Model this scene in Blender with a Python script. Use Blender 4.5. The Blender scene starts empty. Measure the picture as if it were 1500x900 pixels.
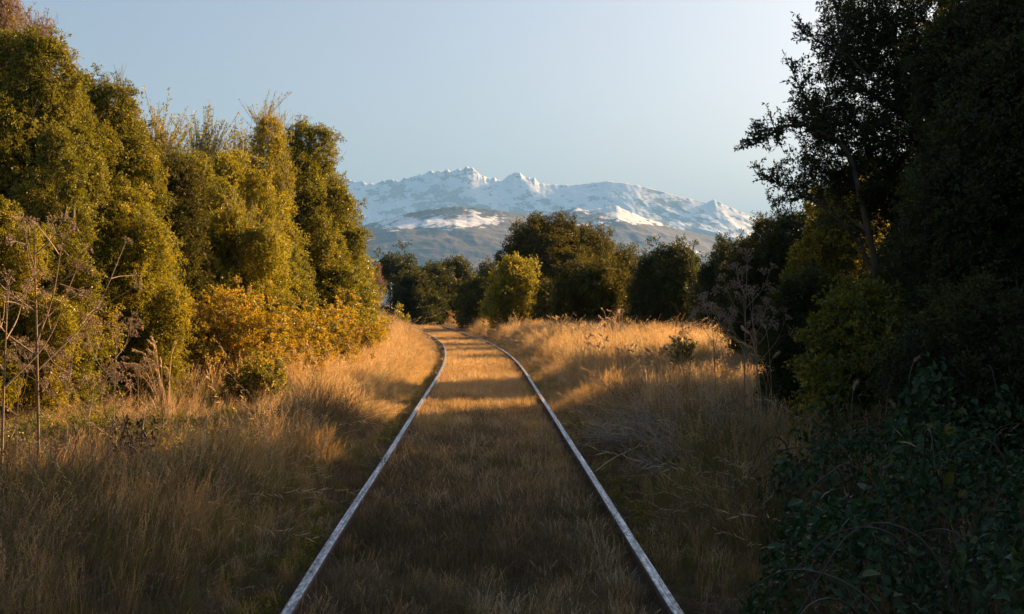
import bpy, math, random
import numpy as np
from mathutils import Vector

scene = bpy.context.scene
C = scene.collection
R = np.random.default_rng(11)
F = 2083.0            # focal length of the photograph in its own pixels
CAMZ = 1.5            # eye height above the track bed
rad = math.radians

# ------------------------------------------------------------------ camera
cam_data = bpy.data.cameras.new("camera")
cam = bpy.data.objects.new("camera", cam_data)
C.objects.link(cam)
cam.location = (0, 0, CAMZ)
cam.rotation_euler = (rad(90.0 - 0.08), 0, rad(-1.18))
cam_data.sensor_width = 36.0
cam_data.lens = 50.0
cam_data.clip_start = 0.1
cam_data.clip_end = 80000.0
scene.camera = cam

# ------------------------------------------------------------------ light
SUN_EL, SUN_AZ = 19.0, 34.0     # degrees above horizon / degrees from +X towards +Y
world = bpy.data.worlds.new("World")
scene.world = world
world.use_nodes = True
wn = world.node_tree
wn.nodes.clear()
sky = wn.nodes.new("ShaderNodeTexSky")
sky.sky_type = 'NISHITA'
sky.sun_disc = False
sky.sun_elevation = rad(SUN_EL)
sky.sun_rotation = rad(90.0 - SUN_AZ)
sky.altitude = 800.0
sky.air_density = 0.7
sky.dust_density = 8.0
sky.ozone_density = 0.2
bg = wn.nodes.new("ShaderNodeBackground")
bg.inputs["Strength"].default_value = 0.05
wo = wn.nodes.new("ShaderNodeOutputWorld")
wn.links.new(sky.outputs[0], bg.inputs[0])
wn.links.new(bg.outputs[0], wo.inputs[0])

sun_data = bpy.data.lights.new("sun", 'SUN')
sun_data.energy = 5.0
sun_data.angle = rad(0.5)
sun_data.color = (1.0, 0.59, 0.23)
sun = bpy.data.objects.new("sun", sun_data)
C.objects.link(sun)
sv = Vector((math.cos(rad(SUN_EL)) * math.cos(rad(SUN_AZ)),
             math.cos(rad(SUN_EL)) * math.sin(rad(SUN_AZ)), math.sin(rad(SUN_EL))))
sun.rotation_euler = sv.to_track_quat('Z', 'Y').to_euler()
sun.location = (60, 20, 40)

scene.view_settings.view_transform = 'Standard'
scene.view_settings.look = 'None'
scene.view_settings.exposure = 1.95
scene.view_settings.gamma = 1.0
scene.render.engine = 'CYCLES'
cy = scene.cycles
cy.max_bounces = 6
cy.diffuse_bounces = 3
cy.glossy_bounces = 2
cy.transmission_bounces = 3
cy.transparent_max_bounces = 6
cy.use_denoising = True

# ------------------------------------------------------------------ helpers
def link(o, parent=None):
    C.objects.link(o)
    if parent is not None:
        o.parent = parent
    return o

def tag(o, label=None, cat=None, group=None, kind=None):
    if label: o['label'] = label
    if cat: o['category'] = cat
    if group: o['group'] = group
    if kind: o['kind'] = kind
    return o

def empty(name, loc=(0, 0, 0), label=None, cat=None, group=None):
    o = bpy.data.objects.new(name, None)
    o.empty_display_size = 0.2
    o.location = loc
    link(o)
    return tag(o, label, cat, group)

def mesh(name, V, faces, mats, attr=None, smooth=False, midx=None):
    """V (n,3) array; faces list of (k,m) int arrays"""
    me = bpy.data.meshes.new(name)
    V = np.asarray(V, dtype=np.float32)
    if not isinstance(faces, list): faces = [faces]
    faces = [np.asarray(f, dtype=np.int32) for f in faces if len(f)]
    me.vertices.add(len(V))
    me.vertices.foreach_set("co", V.ravel())
    nl = sum(f.size for f in faces)
    me.loops.add(nl)
    me.loops.foreach_set("vertex_index", np.concatenate([f.ravel() for f in faces]) if nl else [])
    starts, tot = [], 0
    for f in faces:
        starts.append(tot + np.arange(len(f)) * f.shape[1])
        tot += f.size
    npoly = sum(len(f) for f in faces)
    me.polygons.add(npoly)
    me.polygons.foreach_set("loop_start", np.concatenate(starts).astype(np.int32))
    if midx is not None:
        me.polygons.foreach_set("material_index", np.asarray(midx, dtype=np.int32))
    me.polygons.foreach_set("use_smooth", np.full(npoly, smooth, dtype=bool))
    me.update(calc_edges=True)
    me.validate()
    for m in (mats if isinstance(mats, (list, tuple)) else [mats]):
        me.materials.append(m)
    if attr is not None:
        a = me.attributes.new("v", 'FLOAT', 'POINT')
        a.data.foreach_set("value", np.asarray(attr, dtype=np.float32))
    return me

def obj(name, me, parent=None, loc=None):
    o = bpy.data.objects.new(name, me)
    if loc is not None: o.location = loc
    return link(o, parent)

class Geo:
    """collects vertices and faces with a per-vertex value and per-face material"""
    def __init__(s):
        s.V, s.T, s.Q, s.A, s.mt, s.mq, s.n = [], [], [], [], [], [], 0
    def add(s, V, tris=None, quads=None, a=0.5, m=0):
        V = np.asarray(V, float).reshape(-1, 3)
        s.V.append(V)
        s.A.append(np.broadcast_to(np.asarray(a, float), (len(V),)))
        if tris is not None and len(tris):
            t = np.asarray(tris, int) + s.n; s.T.append(t); s.mt.append(np.full(len(t), m))
        if quads is not None and len(quads):
            q = np.asarray(quads, int) + s.n; s.Q.append(q); s.mq.append(np.full(len(q), m))
        s.n += len(V)
    def build(s, name, mats, smooth=False):
        fs, mi = [], []
        if s.T: fs.append(np.concatenate(s.T)); mi += s.mt
        if s.Q: fs.append(np.concatenate(s.Q)); mi += s.mq
        return mesh(name, np.concatenate(s.V), fs, mats, np.concatenate(s.A), smooth,
                    np.concatenate(mi))

def norm(a):
    return a / np.maximum(np.linalg.norm(a, axis=-1, keepdims=True), 1e-9)

def tube(g, P, r, sides=5, a=0.5, m=0):
    P = np.asarray(P, float); n = len(P)
    r = np.broadcast_to(np.asarray(r, float), (n,))
    T = norm(np.gradient(P, axis=0))
    ref = np.array([0.31, 0.17, 0.94]) if abs(T[0, 2]) < 0.9 else np.array([0.9, 0.3, 0.1])
    U = norm(np.cross(T, ref)); W = np.cross(T, U)
    ang = np.arange(sides) * 2 * math.pi / sides
    V = P[:, None, :] + r[:, None, None] * (np.cos(ang)[None, :, None] * U[:, None, :] + np.sin(ang)[None, :, None] * W[:, None, :])
    i = np.arange(n - 1)[:, None] * sides; k = np.arange(sides)[None, :]; k2 = (k + 1) % sides
    q = np.stack([i + k, i + k2, i + sides + k2, i + sides + k], -1).reshape(-1, 4)
    g.add(V.reshape(-1, 3), None, q, a, m)

def leaves(g, P, D, N, L, W, a, m=0, fold=0.25):
    """folded rhombic leaves: base P, direction D, normal N"""
    n = len(P)
    D = norm(D); S = norm(np.cross(D, N)); N = np.cross(S, D)
    L = np.broadcast_to(np.asarray(L, float), (n,))[:, None]; W = np.broadcast_to(np.asarray(W, float), (n,))[:, None]
    V = np.stack([P, P + D * L * .45 + S * W * .5 + N * W * fold, P + D * L - N * L * .08,
                  P + D * L * .45 - S * W * .5 + N * W * fold], 1)
    b = np.arange(n)[:, None] * 4
    t = np.concatenate([b + [0, 1, 2], b + [0, 2, 3]])
    g.add(V.reshape(-1, 3), t, None, np.repeat(np.broadcast_to(a, (n,)), 4), m)

def rnd_dirs(n, rng=R):
    return norm(rng.normal(size=(n, 3)))

def basis_euler(X, Y, Z):
    """XYZ Euler angles of rotation matrices whose columns are X, Y, Z"""
    b = np.arcsin(np.clip(-X[:, 2], -1, 1))
    return np.stack([np.arctan2(Y[:, 2], Z[:, 2]), b, np.arctan2(X[:, 1], X[:, 0])], 1)

def aim_euler(Z, rng=R):
    Z = norm(Z); r = rnd_dirs(len(Z), rng)
    X = norm(np.cross(r, Z)); Y = np.cross(Z, X)
    return basis_euler(X, Y, Z)

def lattice(nx, ny, seed):
    return np.random.default_rng(seed).random((nx, ny))
_LAT = {}
def vnoise(x, y, seed=0):
    if seed not in _LAT: _LAT[seed] = lattice(256, 256, seed)
    g = _LAT[seed]
    xi, yi = np.floor(x).astype(int), np.floor(y).astype(int)
    fx, fy = x - xi, y - yi
    fx = fx * fx * (3 - 2 * fx); fy = fy * fy * (3 - 2 * fy)
    a = g[xi % 256, yi % 256]; b = g[(xi + 1) % 256, yi % 256]
    c = g[xi % 256, (yi + 1) % 256]; d = g[(xi + 1) % 256, (yi + 1) % 256]
    return (a * (1 - fx) + b * fx) * (1 - fy) + (c * (1 - fx) + d * fx) * fy
def fbm(x, y, oct=5, seed=0, ridge=False):
    s, amp, t = 0, 0.5, 0
    for o in range(oct):
        n = vnoise(x * 2 ** o, y * 2 ** o, seed + o)
        if ridge: n = 1 - np.abs(2 * n - 1)
        s = s + amp * n; t += amp; amp *= 0.5
    return s / t

def px(x, d):      # lateral position of photograph column x at distance d
    return (x - 707.0) / F * d
def pz(y, d):      # height of photograph row y at distance d
    return CAMZ + (447.0 - y) / F * d

# ------------------------------------------------------------------ materials
def mat(name):
    m = bpy.data.materials.new(name); m.use_nodes = True
    nt = m.node_tree; nt.nodes.clear()
    out = nt.nodes.new("ShaderNodeOutputMaterial")
    return m, nt, out
def nd(nt, t, **k):
    n = nt.nodes.new(t)
    for a, v in k.items():
        if a.startswith("in_"):
            n.inputs[a[3:].replace("_", " ")].default_value = v
        else: setattr(n, a, v)
    return n
def ramp(nt, src, stops, interp='LINEAR'):
    r = nt.nodes.new("ShaderNodeValToRGB"); r.color_ramp.interpolation = interp
    e = r.color_ramp.elements
    while len(e) < len(stops): e.new(0.5)
    for i, (p, c) in enumerate(stops):
        e[i].position = p; e[i].color = (*c, 1) if len(c) == 3 else c
    nt.links.new(src, r.inputs[0]); return r.outputs[0]
def math_n(nt, op, a, b=None, clamp=False):
    n = nt.nodes.new("ShaderNodeMath"); n.operation = op; n.use_clamp = clamp
    for i, v in enumerate((a, b)):
        if v is None: continue
        if isinstance(v, (int, float)): n.inputs[i].default_value = v
        else: nt.links.new(v, n.inputs[i])
    return n.outputs[0]
def mixc(nt, f, a, b, blend='MIX'):
    n = nt.nodes.new("ShaderNodeMix"); n.data_type = 'RGBA'; n.blend_type = blend
    for i, v in ((0, f), (6, a), (7, b)):
        if isinstance(v, (int, float)): n.inputs[i].default_value = v
        elif isinstance(v, tuple): n.inputs[i].default_value = (*v, 1)
        else: nt.links.new(v, n.inputs[i])
    return n.outputs[2]

def leaf_mat(name, stops, trans=0.3, tcol=(1.0, 0.9, 0.35), rough=0.42, spec=0.5):
    """plant surface: colour varies per piece (attribute v) and per spray (random)"""
    m, nt, out = mat(name)
    at = nd(nt, "ShaderNodeAttribute", attribute_name="v")
    oi = nd(nt, "ShaderNodeObjectInfo")
    geo = nd(nt, "ShaderNodeNewGeometry")
    no = nd(nt, "ShaderNodeTexNoise"); no.inputs["Scale"].default_value = 0.9; no.inputs["Detail"].default_value = 2
    nt.links.new(geo.outputs["Position"], no.inputs["Vector"])
    f = math_n(nt, 'MULTIPLY', at.outputs["Fac"], 0.45)
    f = math_n(nt, 'ADD', f, math_n(nt, 'MULTIPLY', oi.outputs["Random"], 0.3))
    f = math_n(nt, 'ADD', f, math_n(nt, 'MULTIPLY', math_n(nt, 'SUBTRACT', no.outputs[0], 0.25), 0.5))
    col = ramp(nt, f, stops)
    p = nd(nt, "ShaderNodeBsdfPrincipled")
    p.inputs["Roughness"].default_value = rough
    p.inputs["Specular IOR Level"].default_value = spec
    nt.links.new(col, p.inputs["Base Color"])
    tr = nd(nt, "ShaderNodeBsdfTranslucent")
    tc = mixc(nt, 1.0, col, tcol, 'MULTIPLY')
    tb = mixc(nt, 1.0, tc, (1.9, 1.9, 1.9), 'MULTIPLY')
    nt.links.new(tb, tr.inputs[0])
    mx = nd(nt, "ShaderNodeMixShader"); mx.inputs[0].default_value = trans
    nt.links.new(p.outputs[0], mx.inputs[1]); nt.links.new(tr.outputs[0], mx.inputs[2])
    nt.links.new(mx.outputs[0], out.inputs[0])
    return m

M = {}
M['evergreen'] = leaf_mat("evergreen_leaf", [(0.0, (0.042, 0.060, 0.008)), (0.4, (0.115, 0.126, 0.011)), (0.75, (0.235, 0.215, 0.016)), (1.0, (0.42, 0.31, 0.03))], 0.32, rough=0.42, spec=0.35)
M['olive'] = leaf_mat("olive_leaf", [(0.0, (0.075, 0.092, 0.010)), (0.5, (0.205, 0.200, 0.016)), (1.0, (0.44, 0.34, 0.03))], 0.38, rough=0.44, spec=0.35)
M['forest'] = leaf_mat("forest_leaf", [(0.0, (0.026, 0.034, 0.008)), (0.5, (0.068, 0.070, 0.010)), (0.85, (0.15, 0.125, 0.013)), (1.0, (0.24, 0.18, 0.02))], 0.25, rough=0.55, spec=0.2)  # darker evergreen copy; shade on the central trees is put into its colour
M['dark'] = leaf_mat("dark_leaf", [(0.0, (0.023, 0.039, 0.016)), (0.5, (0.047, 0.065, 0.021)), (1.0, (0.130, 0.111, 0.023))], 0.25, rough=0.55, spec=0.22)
M['autumn'] = leaf_mat("autumn_leaf", [(0.0, (0.055, 0.062, 0.010)), (0.3, (0.14, 0.135, 0.014)), (0.55, (0.28, 0.215, 0.015)), (0.8, (0.42, 0.265, 0.015)), (1.0, (0.44, 0.19, 0.012))], 0.4, rough=0.5)
M['brown'] = leaf_mat("shaded_grass", [(0.0, (0.040, 0.034, 0.026)), (0.5, (0.112, 0.090, 0.064)), (1.0, (0.28, 0.225, 0.16))], 0.4, tcol=(1, .86, .58), rough=0.6, spec=0.2)  # darkened copy of the dry grass, shade put into its colour
M['yellowgreen'] = leaf_mat("yellow_green_leaf", [(0.0, (0.044, 0.071, 0.015)), (0.5, (0.128, 0.141, 0.018)), (1.0, (0.507, 0.370, 0.033))], 0.4, rough=0.45)
M['bramble'] = leaf_mat("bramble_leaf", [(0.0, (0.014, 0.034, 0.017)), (0.40, (0.026, 0.056, 0.023)), (0.62, (0.045, 0.078, 0.024)), (0.74, (0.09, 0.10, 0.022)), (0.82, (0.19, 0.12, 0.02)), (0.90, (0.15, 0.065, 0.022)), (1.0, (0.10, 0.045, 0.02))], 0.15, rough=0.5, spec=0.22)
M['dry'] = leaf_mat("dry_grass", [(0.0, (0.11, 0.080, 0.046)), (0.5, (0.29, 0.210, 0.120)), (1.0, (0.56, 0.42, 0.25))], 0.5, tcol=(1, .86, .58), rough=0.6, spec=0.2)
M['pale'] = leaf_mat("bleached_grass", [(0.0, (0.20, 0.16, 0.115)), (0.5, (0.38, 0.315, 0.225)), (1.0, (0.62, 0.53, 0.40))], 0.5, tcol=(1, .88, .68), rough=0.6, spec=0.2)
M['greengrass'] = leaf_mat("green_grass", [(0.0, (0.047, 0.066, 0.012)), (0.5, (0.118, 0.113, 0.020)), (1.0, (0.265, 0.196, 0.050))], 0.35, rough=0.5)
M['stem'] = leaf_mat("dry_stem", [(0.0, (0.162, 0.115, 0.074)), (0.5, (0.311, 0.236, 0.169)), (1.0, (0.513, 0.419, 0.324))], 0.1, tcol=(1, .8, .6), rough=0.7, spec=0.2)
M['palestem'] = leaf_mat("bleached_stem", [(0.0, (0.26, 0.22, 0.18)), (0.5, (0.40, 0.35, 0.30)), (1.0, (0.56, 0.51, 0.45))], 0.1, tcol=(1, .85, .7), rough=0.7, spec=0.2)
M['darkstem'] = leaf_mat("dark_stem", [(0.0, (0.020, 0.013, 0.010)), (1.0, (0.055, 0.036, 0.025))], 0.0, rough=0.6)
M['poplar'] = leaf_mat("poplar_twig", [(0.0, (0.16, 0.12, 0.08)), (1.0, (0.36, 0.27, 0.18))], 0.2, tcol=(1, .8, .6), rough=0.7)

def bark_mat():
    m, nt, out = mat("bark")
    tc = nd(nt, "ShaderNodeTexCoord")
    mp = nd(nt, "ShaderNodeMapping"); mp.inputs["Scale"].default_value = (14, 14, 2.5)
    nt.links.new(tc.outputs["Object"], mp.inputs[0])
    no = nd(nt, "ShaderNodeTexNoise", in_Scale=1.0, in_Detail=6.0)
    nt.links.new(mp.outputs[0], no.inputs["Vector"])
    p = nd(nt, "ShaderNodeBsdfPrincipled", in_Roughness=0.85)
    nt.links.new(ramp(nt, no.outputs[0], [(0.3, (0.035, 0.026, 0.02)), (0.7, (0.16, 0.12, 0.09))]), p.inputs["Base Color"])
    b = nd(nt, "ShaderNodeBump", in_Strength=0.6); nt.links.new(no.outputs[0], b.inputs["Height"])
    nt.links.new(b.outputs[0], p.inputs["Normal"]); nt.links.new(p.outputs[0], out.inputs[0])
    return m
M['bark'] = bark_mat()

def soil_mat():
    m, nt, out = mat("soil_and_thatch")
    geo = nd(nt, "ShaderNodeNewGeometry")
    n1 = nd(nt, "ShaderNodeTexNoise", in_Scale=1.3, in_Detail=8.0)
    n2 = nd(nt, "ShaderNodeTexNoise", in_Scale=26.0, in_Detail=5.0)
    for n in (n1, n2): nt.links.new(geo.outputs["Position"], n.inputs["Vector"])
    c1 = ramp(nt, n2.outputs[0], [(0.3, (0.04, 0.026, 0.014)), (0.75, (0.17, 0.11, 0.055))])
    c2 = ramp(nt, n2.outputs[0], [(0.3, (0.020, 0.026, 0.008)), (0.75, (0.07, 0.07, 0.02))])
    p = nd(nt, "ShaderNodeBsdfPrincipled", in_Roughness=0.95)
    nt.links.new(mixc(nt, ramp(nt, n1.outputs[0], [(0.42, (0, 0, 0)), (0.62, (1, 1, 1))]), c1, c2), p.inputs["Base Color"])
    b = nd(nt, "ShaderNodeBump", in_Strength=0.8, in_Distance=0.05); nt.links.new(n2.outputs[0], b.inputs["Height"])
    nt.links.new(b.outputs[0], p.inputs["Normal"]); nt.links.new(p.outputs[0], out.inputs[0])
    return m
M['soil'] = soil_mat()

def rail_mat():
    m, nt, out = mat("worn_rail_steel")
    geo = nd(nt, "ShaderNodeNewGeometry")
    mp = nd(nt, "ShaderNodeMapping"); mp.inputs["Scale"].default_value = (75, 1.3, 75)
    mp2 = nd(nt, "ShaderNodeMapping"); mp2.inputs["Scale"].default_value = (70, 14, 70); mp2.inputs["Rotation"].default_value = (0, 0, 0.5)
    nt.links.new(geo.outputs["Position"], mp.inputs[0]); nt.links.new(geo.outputs["Position"], mp2.inputs[0])
    n1 = nd(nt, "ShaderNodeTexNoise", in_Scale=1.0, in_Detail=5.0); nt.links.new(mp.outputs[0], n1.inputs["Vector"])
    n2 = nd(nt, "ShaderNodeTexNoise", in_Scale=1.0, in_Detail=6.0); nt.links.new(mp2.outputs[0], n2.inputs["Vector"])
    at = nd(nt, "ShaderNodeAttribute", attribute_name="v")    # 1 on the running surface
    w = math_n(nt, 'ADD', math_n(nt, 'MULTIPLY', n1.outputs[0], 0.5), math_n(nt, 'MULTIPLY', n2.outputs[0], 0.5))
    top = ramp(nt, w, [(0.38, (0.09, 0.098, 0.11)), (0.50, (0.30, 0.325, 0.365)), (0.62, (0.64, 0.68, 0.74))])
    rust = ramp(nt, n2.outputs[0], [(0.3, (0.03, 0.02, 0.016)), (0.7, (0.12, 0.06, 0.035))])
    p = nd(nt, "ShaderNodeBsdfPrincipled")
    f = ramp(nt, at.outputs["Fac"], [(0.45, (0, 0, 0)), (0.55, (1, 1, 1))])
    nt.links.new(mixc(nt, f, rust, top), p.inputs["Base Color"])
    nt.links.new(math_n(nt, 'MULTIPLY', f, 0.65), p.inputs["Metallic"])
    nt.links.new(math_n(nt, 'SUBTRACT', 0.85, math_n(nt, 'MULTIPLY', f, math_n(nt, 'ADD', math_n(nt, 'MULTIPLY', w, 0.5), 0.12))), p.inputs["Roughness"])
    b = nd(nt, "ShaderNodeBump", in_Strength=0.25, in_Distance=0.004); nt.links.new(w, b.inputs["Height"])
    nt.links.new(b.outputs[0], p.inputs["Normal"]); nt.links.new(p.outputs[0], out.inputs[0])
    return m
M['rail'] = rail_mat()

def plain(name, c, rough=0.7, metal=0.0):
    m, nt, out = mat(name)
    geo = nd(nt, "ShaderNodeNewGeometry")
    n = nd(nt, "ShaderNodeTexNoise", in_Scale=9.0, in_Detail=5.0); nt.links.new(geo.outputs["Position"], n.inputs["Vector"])
    p = nd(nt, "ShaderNodeBsdfPrincipled", in_Roughness=rough, in_Metallic=metal)
    nt.links.new(mixc(nt, n.outputs[0], tuple(0.7 * v for v in c), tuple(min(1, 1.3 * v) for v in c)), p.inputs["Base Color"])
    nt.links.new(p.outputs[0], out.inputs[0]); return m
M['pole'] = plain("weathered_pole", (0.30, 0.29, 0.28))
M['wire'] = plain("cable", (0.05, 0.05, 0.05), 0.5)
M['mast'] = plain("mast_steel", (0.5, 0.5, 0.5), 0.5, 0.5)

def snow_mountain_mat():
    m, nt, out = mat("snow_and_rock")
    geo = nd(nt, "ShaderNodeNewGeometry")
    sep = nd(nt, "ShaderNodeSeparateXYZ"); nt.links.new(geo.outputs["Normal"], sep.inputs[0])
    sp = nd(nt, "ShaderNodeSeparateXYZ"); nt.links.new(geo.outputs["Position"], sp.inputs[0])
    mp = nd(nt, "ShaderNodeMapping"); mp.inputs["Scale"].default_value = (0.010, 0.006, 0.018); mp.inputs["Rotation"].default_value = (0, 0.5, 0)
    nt.links.new(geo.outputs["Position"], mp.inputs[0])
    n = nd(nt, "ShaderNodeTexNoise", in_Scale=1.0, in_Detail=8.0, in_Roughness=0.72); nt.links.new(mp.outputs[0], n.inputs["Vector"])
    big = nd(nt, "ShaderNodeTexNoise", in_Scale=0.0016, in_Detail=3.0); nt.links.new(geo.outputs["Position"], big.inputs["Vector"])
    # steep and low ground shows rock; the rest is snow
    k = math_n(nt, 'MULTIPLY', math_n(nt, 'SUBTRACT', 0.86, sep.outputs["Z"]), 0.55)
    k = math_n(nt, 'ADD', k, n.outputs[0])
    k = math_n(nt, 'ADD', k, math_n(nt, 'MULTIPLY', math_n(nt, 'SUBTRACT', big.outputs[0], 0.5), 0.35))
    low = math_n(nt, 'MULTIPLY', math_n(nt, 'SUBTRACT', 720.0, sp.outputs["Z"]), 0.0005)
    k = math_n(nt, 'ADD', k, math_n(nt, 'MAXIMUM', low, 0.0))
    f = ramp(nt, k, [(0.575, (0, 0, 0)), (0.63, (1, 1, 1))])
    p = nd(nt, "ShaderNodeBsdfPrincipled", in_Roughness=0.8)
    nt.links.new(mixc(nt, f, (0.80, 0.83, 0.87), (0.22, 0.21, 0.21)), p.inputs["Base Color"])
    nt.links.new(p.outputs[0], out.inputs[0]); return m
M['snow'] = snow_mountain_mat()

def hill_mat(name, lo):
    m, nt, out = mat(name)
    geo = nd(nt, "ShaderNodeNewGeometry")
    sp = nd(nt, "ShaderNodeSeparateXYZ"); nt.links.new(geo.outputs["Position"], sp.inputs[0])
    mp = nd(nt, "ShaderNodeMapping"); mp.inputs["Scale"].default_value = (0.0016, 0.0016, 0.006); mp.inputs["Rotation"].default_value = (0, rad(-28), 0)
    nt.links.new(geo.outputs["Position"], mp.inputs[0])
    big = nd(nt, "ShaderNodeTexNoise", in_Scale=1.0, in_Detail=3.0, in_Roughness=0.55); nt.links.new(mp.outputs[0], big.inputs["Vector"])
    fine = nd(nt, "ShaderNodeTexNoise", in_Scale=0.02, in_Detail=7.0, in_Roughness=0.75); nt.links.new(geo.outputs["Position"], fine.inputs["Vector"])
    mid = nd(nt, "ShaderNodeTexNoise", in_Scale=0.0022, in_Detail=4.0); nt.links.new(geo.outputs["Position"], mid.inputs["Vector"])
    forest = ramp(nt, fine.outputs[0], [(0.40, (0.012, 0.016, 0.015)), (0.60, (0.075, 0.068, 0.058))])
    brown = ramp(nt, fine.outputs[0], [(0.35, (0.045, 0.036, 0.030)), (0.65, (0.12, 0.09, 0.07))])
    base = mixc(nt, ramp(nt, mid.outputs[0], [(0.45, (0, 0, 0)), (0.6, (1, 1, 1))]), forest, brown)
    alt = nd(nt, "ShaderNodeMapRange"); nt.links.new(sp.outputs["Z"], alt.inputs[0])
    alt.inputs[1].default_value = 190.0; alt.inputs[2].default_value = 420.0; alt.inputs[3].default_value = -0.10; alt.inputs[4].default_value = 0.10
    k = math_n(nt, 'ADD', big.outputs[0], alt.outputs[0])
    k = math_n(nt, 'ADD', k, math_n(nt, 'MULTIPLY', math_n(nt, 'SUBTRACT', fine.outputs[0], 0.5), 0.55))
    f = ramp(nt, k, [(lo, (0, 0, 0)), (lo + .03, (1, 1, 1))])
    p = nd(nt, "ShaderNodeBsdfPrincipled", in_Roughness=0.9)
    nt.links.new(mixc(nt, f, base, (0.80, 0.82, 0.85)), p.inputs["Base Color"])
    nt.links.new(p.outputs[0], out.inputs[0]); return m
M['hill'] = hill_mat("forest_and_snow_patches", 0.645)
M['hill2'] = hill_mat("forest_and_snow_streaks", 0.60)

# ------------------------------------------------------------------ ground, mountains, air
def xc(y):
    """centre line of the track: straight, then a long bend to the left"""
    y = np.asarray(y, float)
    t = np.clip(y - 28.0, 0, 100.0)
    return -t * t / 900.0 - np.clip(y - 128.0, 0, None) * 0.222

def sstep(a, b, x):
    t = np.clip((x - a) / (b - a), 0, 1)
    return t * t * (3 - 2 * t)

def ground(x, y):
    x = np.asarray(x, float); y = np.asarray(y, float)
    near = 1 - sstep(140, 260, y)
    u = x - xc(y)
    z = 0.05 * (fbm(x * .5 + 40, y * .5 + 40, 4, 3) - .5) * sstep(0.9, 1.6, np.abs(u)) * 2
    z = z + sstep(1.1, 3.2, u) * (0.10 + 0.40 * sstep(21, 38, y))
    z = z + sstep(1.1, 4.0, -u) * (0.02 + 0.42 * sstep(26, 62, y))
    z = z + 0.55 * sstep(60, 120, y)
    z = z - 0.07 * sstep(0.84, 0.95, np.abs(u)) * (1 - sstep(1.0, 1.35, np.abs(u)))
    return z * near + 0.6 * (1 - near)

def axis_coords(fine, step, far, grow=1.18):
    a = [0.0]
    s = step
    while a[-1] < far:
        if a[-1] > fine: s *= grow
        a.append(a[-1] + s)
    return np.array(a)
ax = axis_coords(9, 0.28, 30000); gx = np.concatenate([-ax[:0:-1], ax])
gy = np.concatenate([-axis_coords(4, 1.5, 30000, 1.5)[:0:-1], axis_coords(130, 0.6, 30000)])
GX, GY = np.meshgrid(gx, gy, indexing='ij')
V = np.stack([GX, GY, ground(GX, GY)], -1).reshape(-1, 3)
def gridfaces(nx, ny):
    i, j = np.meshgrid(np.arange(nx - 1), np.arange(ny - 1), indexing='ij')
    a = (i * ny + j).ravel()
    return np.stack([a, a + ny, a + ny + 1, a + 1], 1)
g = obj("ground", mesh("ground", V, gridfaces(len(gx), len(gy)), M['soil'], smooth=True))
tag(g, "rough ground of dry soil and dead thatch under the railway", "ground", kind='structure')

def VV_(v): return np.asarray(v)

def ridge(name, label, D, wf, wb, prof, seed, rough, jag, m, nx, ny, x0, x1, face=0.5):
    P = np.array(prof, float)
    cx = np.concatenate([np.linspace(x0, 440, 60, endpoint=False), np.linspace(440, 1180, nx - 110), np.linspace(1180, x1, 51)[1:]])
    zc = np.interp(cx, P[:, 0], P[:, 1])
    zc = (447 - zc) / F * D + CAMZ
    X = px(cx, D)
    v = np.concatenate([np.linspace(-1, 0, ny), np.linspace(0, 1, ny // 3)[1:]])
    XX, VV = np.meshgrid(X, v, indexing='ij')
    zs = np.array([np.average(zc, weights=np.exp(-((cx - c) / 45.0) ** 2)) for c in cx])
    Z0 = zs[:, None] + (zc - zs)[:, None] * np.exp(-np.abs(VV_(v)) * 11)[None, :]
    warp = (fbm(XX / 900 + 7, VV * 2 + 3, 4, seed + 20) - .5)
    YY = D + np.where(VV < 0, VV * wf, VV * wb) + warp * wf * 0.25 * np.minimum(1, np.abs(VV) * 4)
    sh = np.where(VV < 0, (1 + VV), (1 - VV))
    sh = 0.25 * sh + 0.75 * sh ** (1.6 - face)
    n = fbm(XX / (D * .030) + 11 + VV * 2.2, VV * 4.2 + 5, 7, seed, ridge=True) - .55
    n2 = fbm(XX / (D * .011) + 3, YY / (D * .011), 5, seed + 9, ridge=True) - .5
    crest = 1 - np.abs(VV) ** .5
    Z = Z0 * sh + Z0.mean() * rough * n * np.minimum(1, np.abs(VV) * 4) * np.minimum(1, (1 - np.abs(VV)) * 4)
    Z = Z + Z0.mean() * rough * .45 * n2 * np.minimum(1, np.abs(VV) * 7) * np.minimum(1, (1 - np.abs(VV)) * 4)
    jn = (fbm(XX / (D * .0028), YY / (D * .01), 4, seed + 30) - .5)
    jl = np.interp(cx, [p[0] for p in jag], [p[1] for p in jag])[:, None]
    Z = Z + jn * jl / F * D * 2.0 * np.clip(1 - np.abs(VV) * 14, 0, 1)
    Z = np.maximum(Z, -0.4 + 0 * Z)
    Z[:, 0] = -0.4; Z[:, -1] = -0.4
    V = np.stack([XX, YY, Z], -1).reshape(-1, 3)
    o = obj(name, mesh(name, V, gridfaces(nx, len(v)), m, smooth=True))
    return tag(o, label, "mountain" if name.startswith("snow") else "hill", kind='structure')

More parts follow.
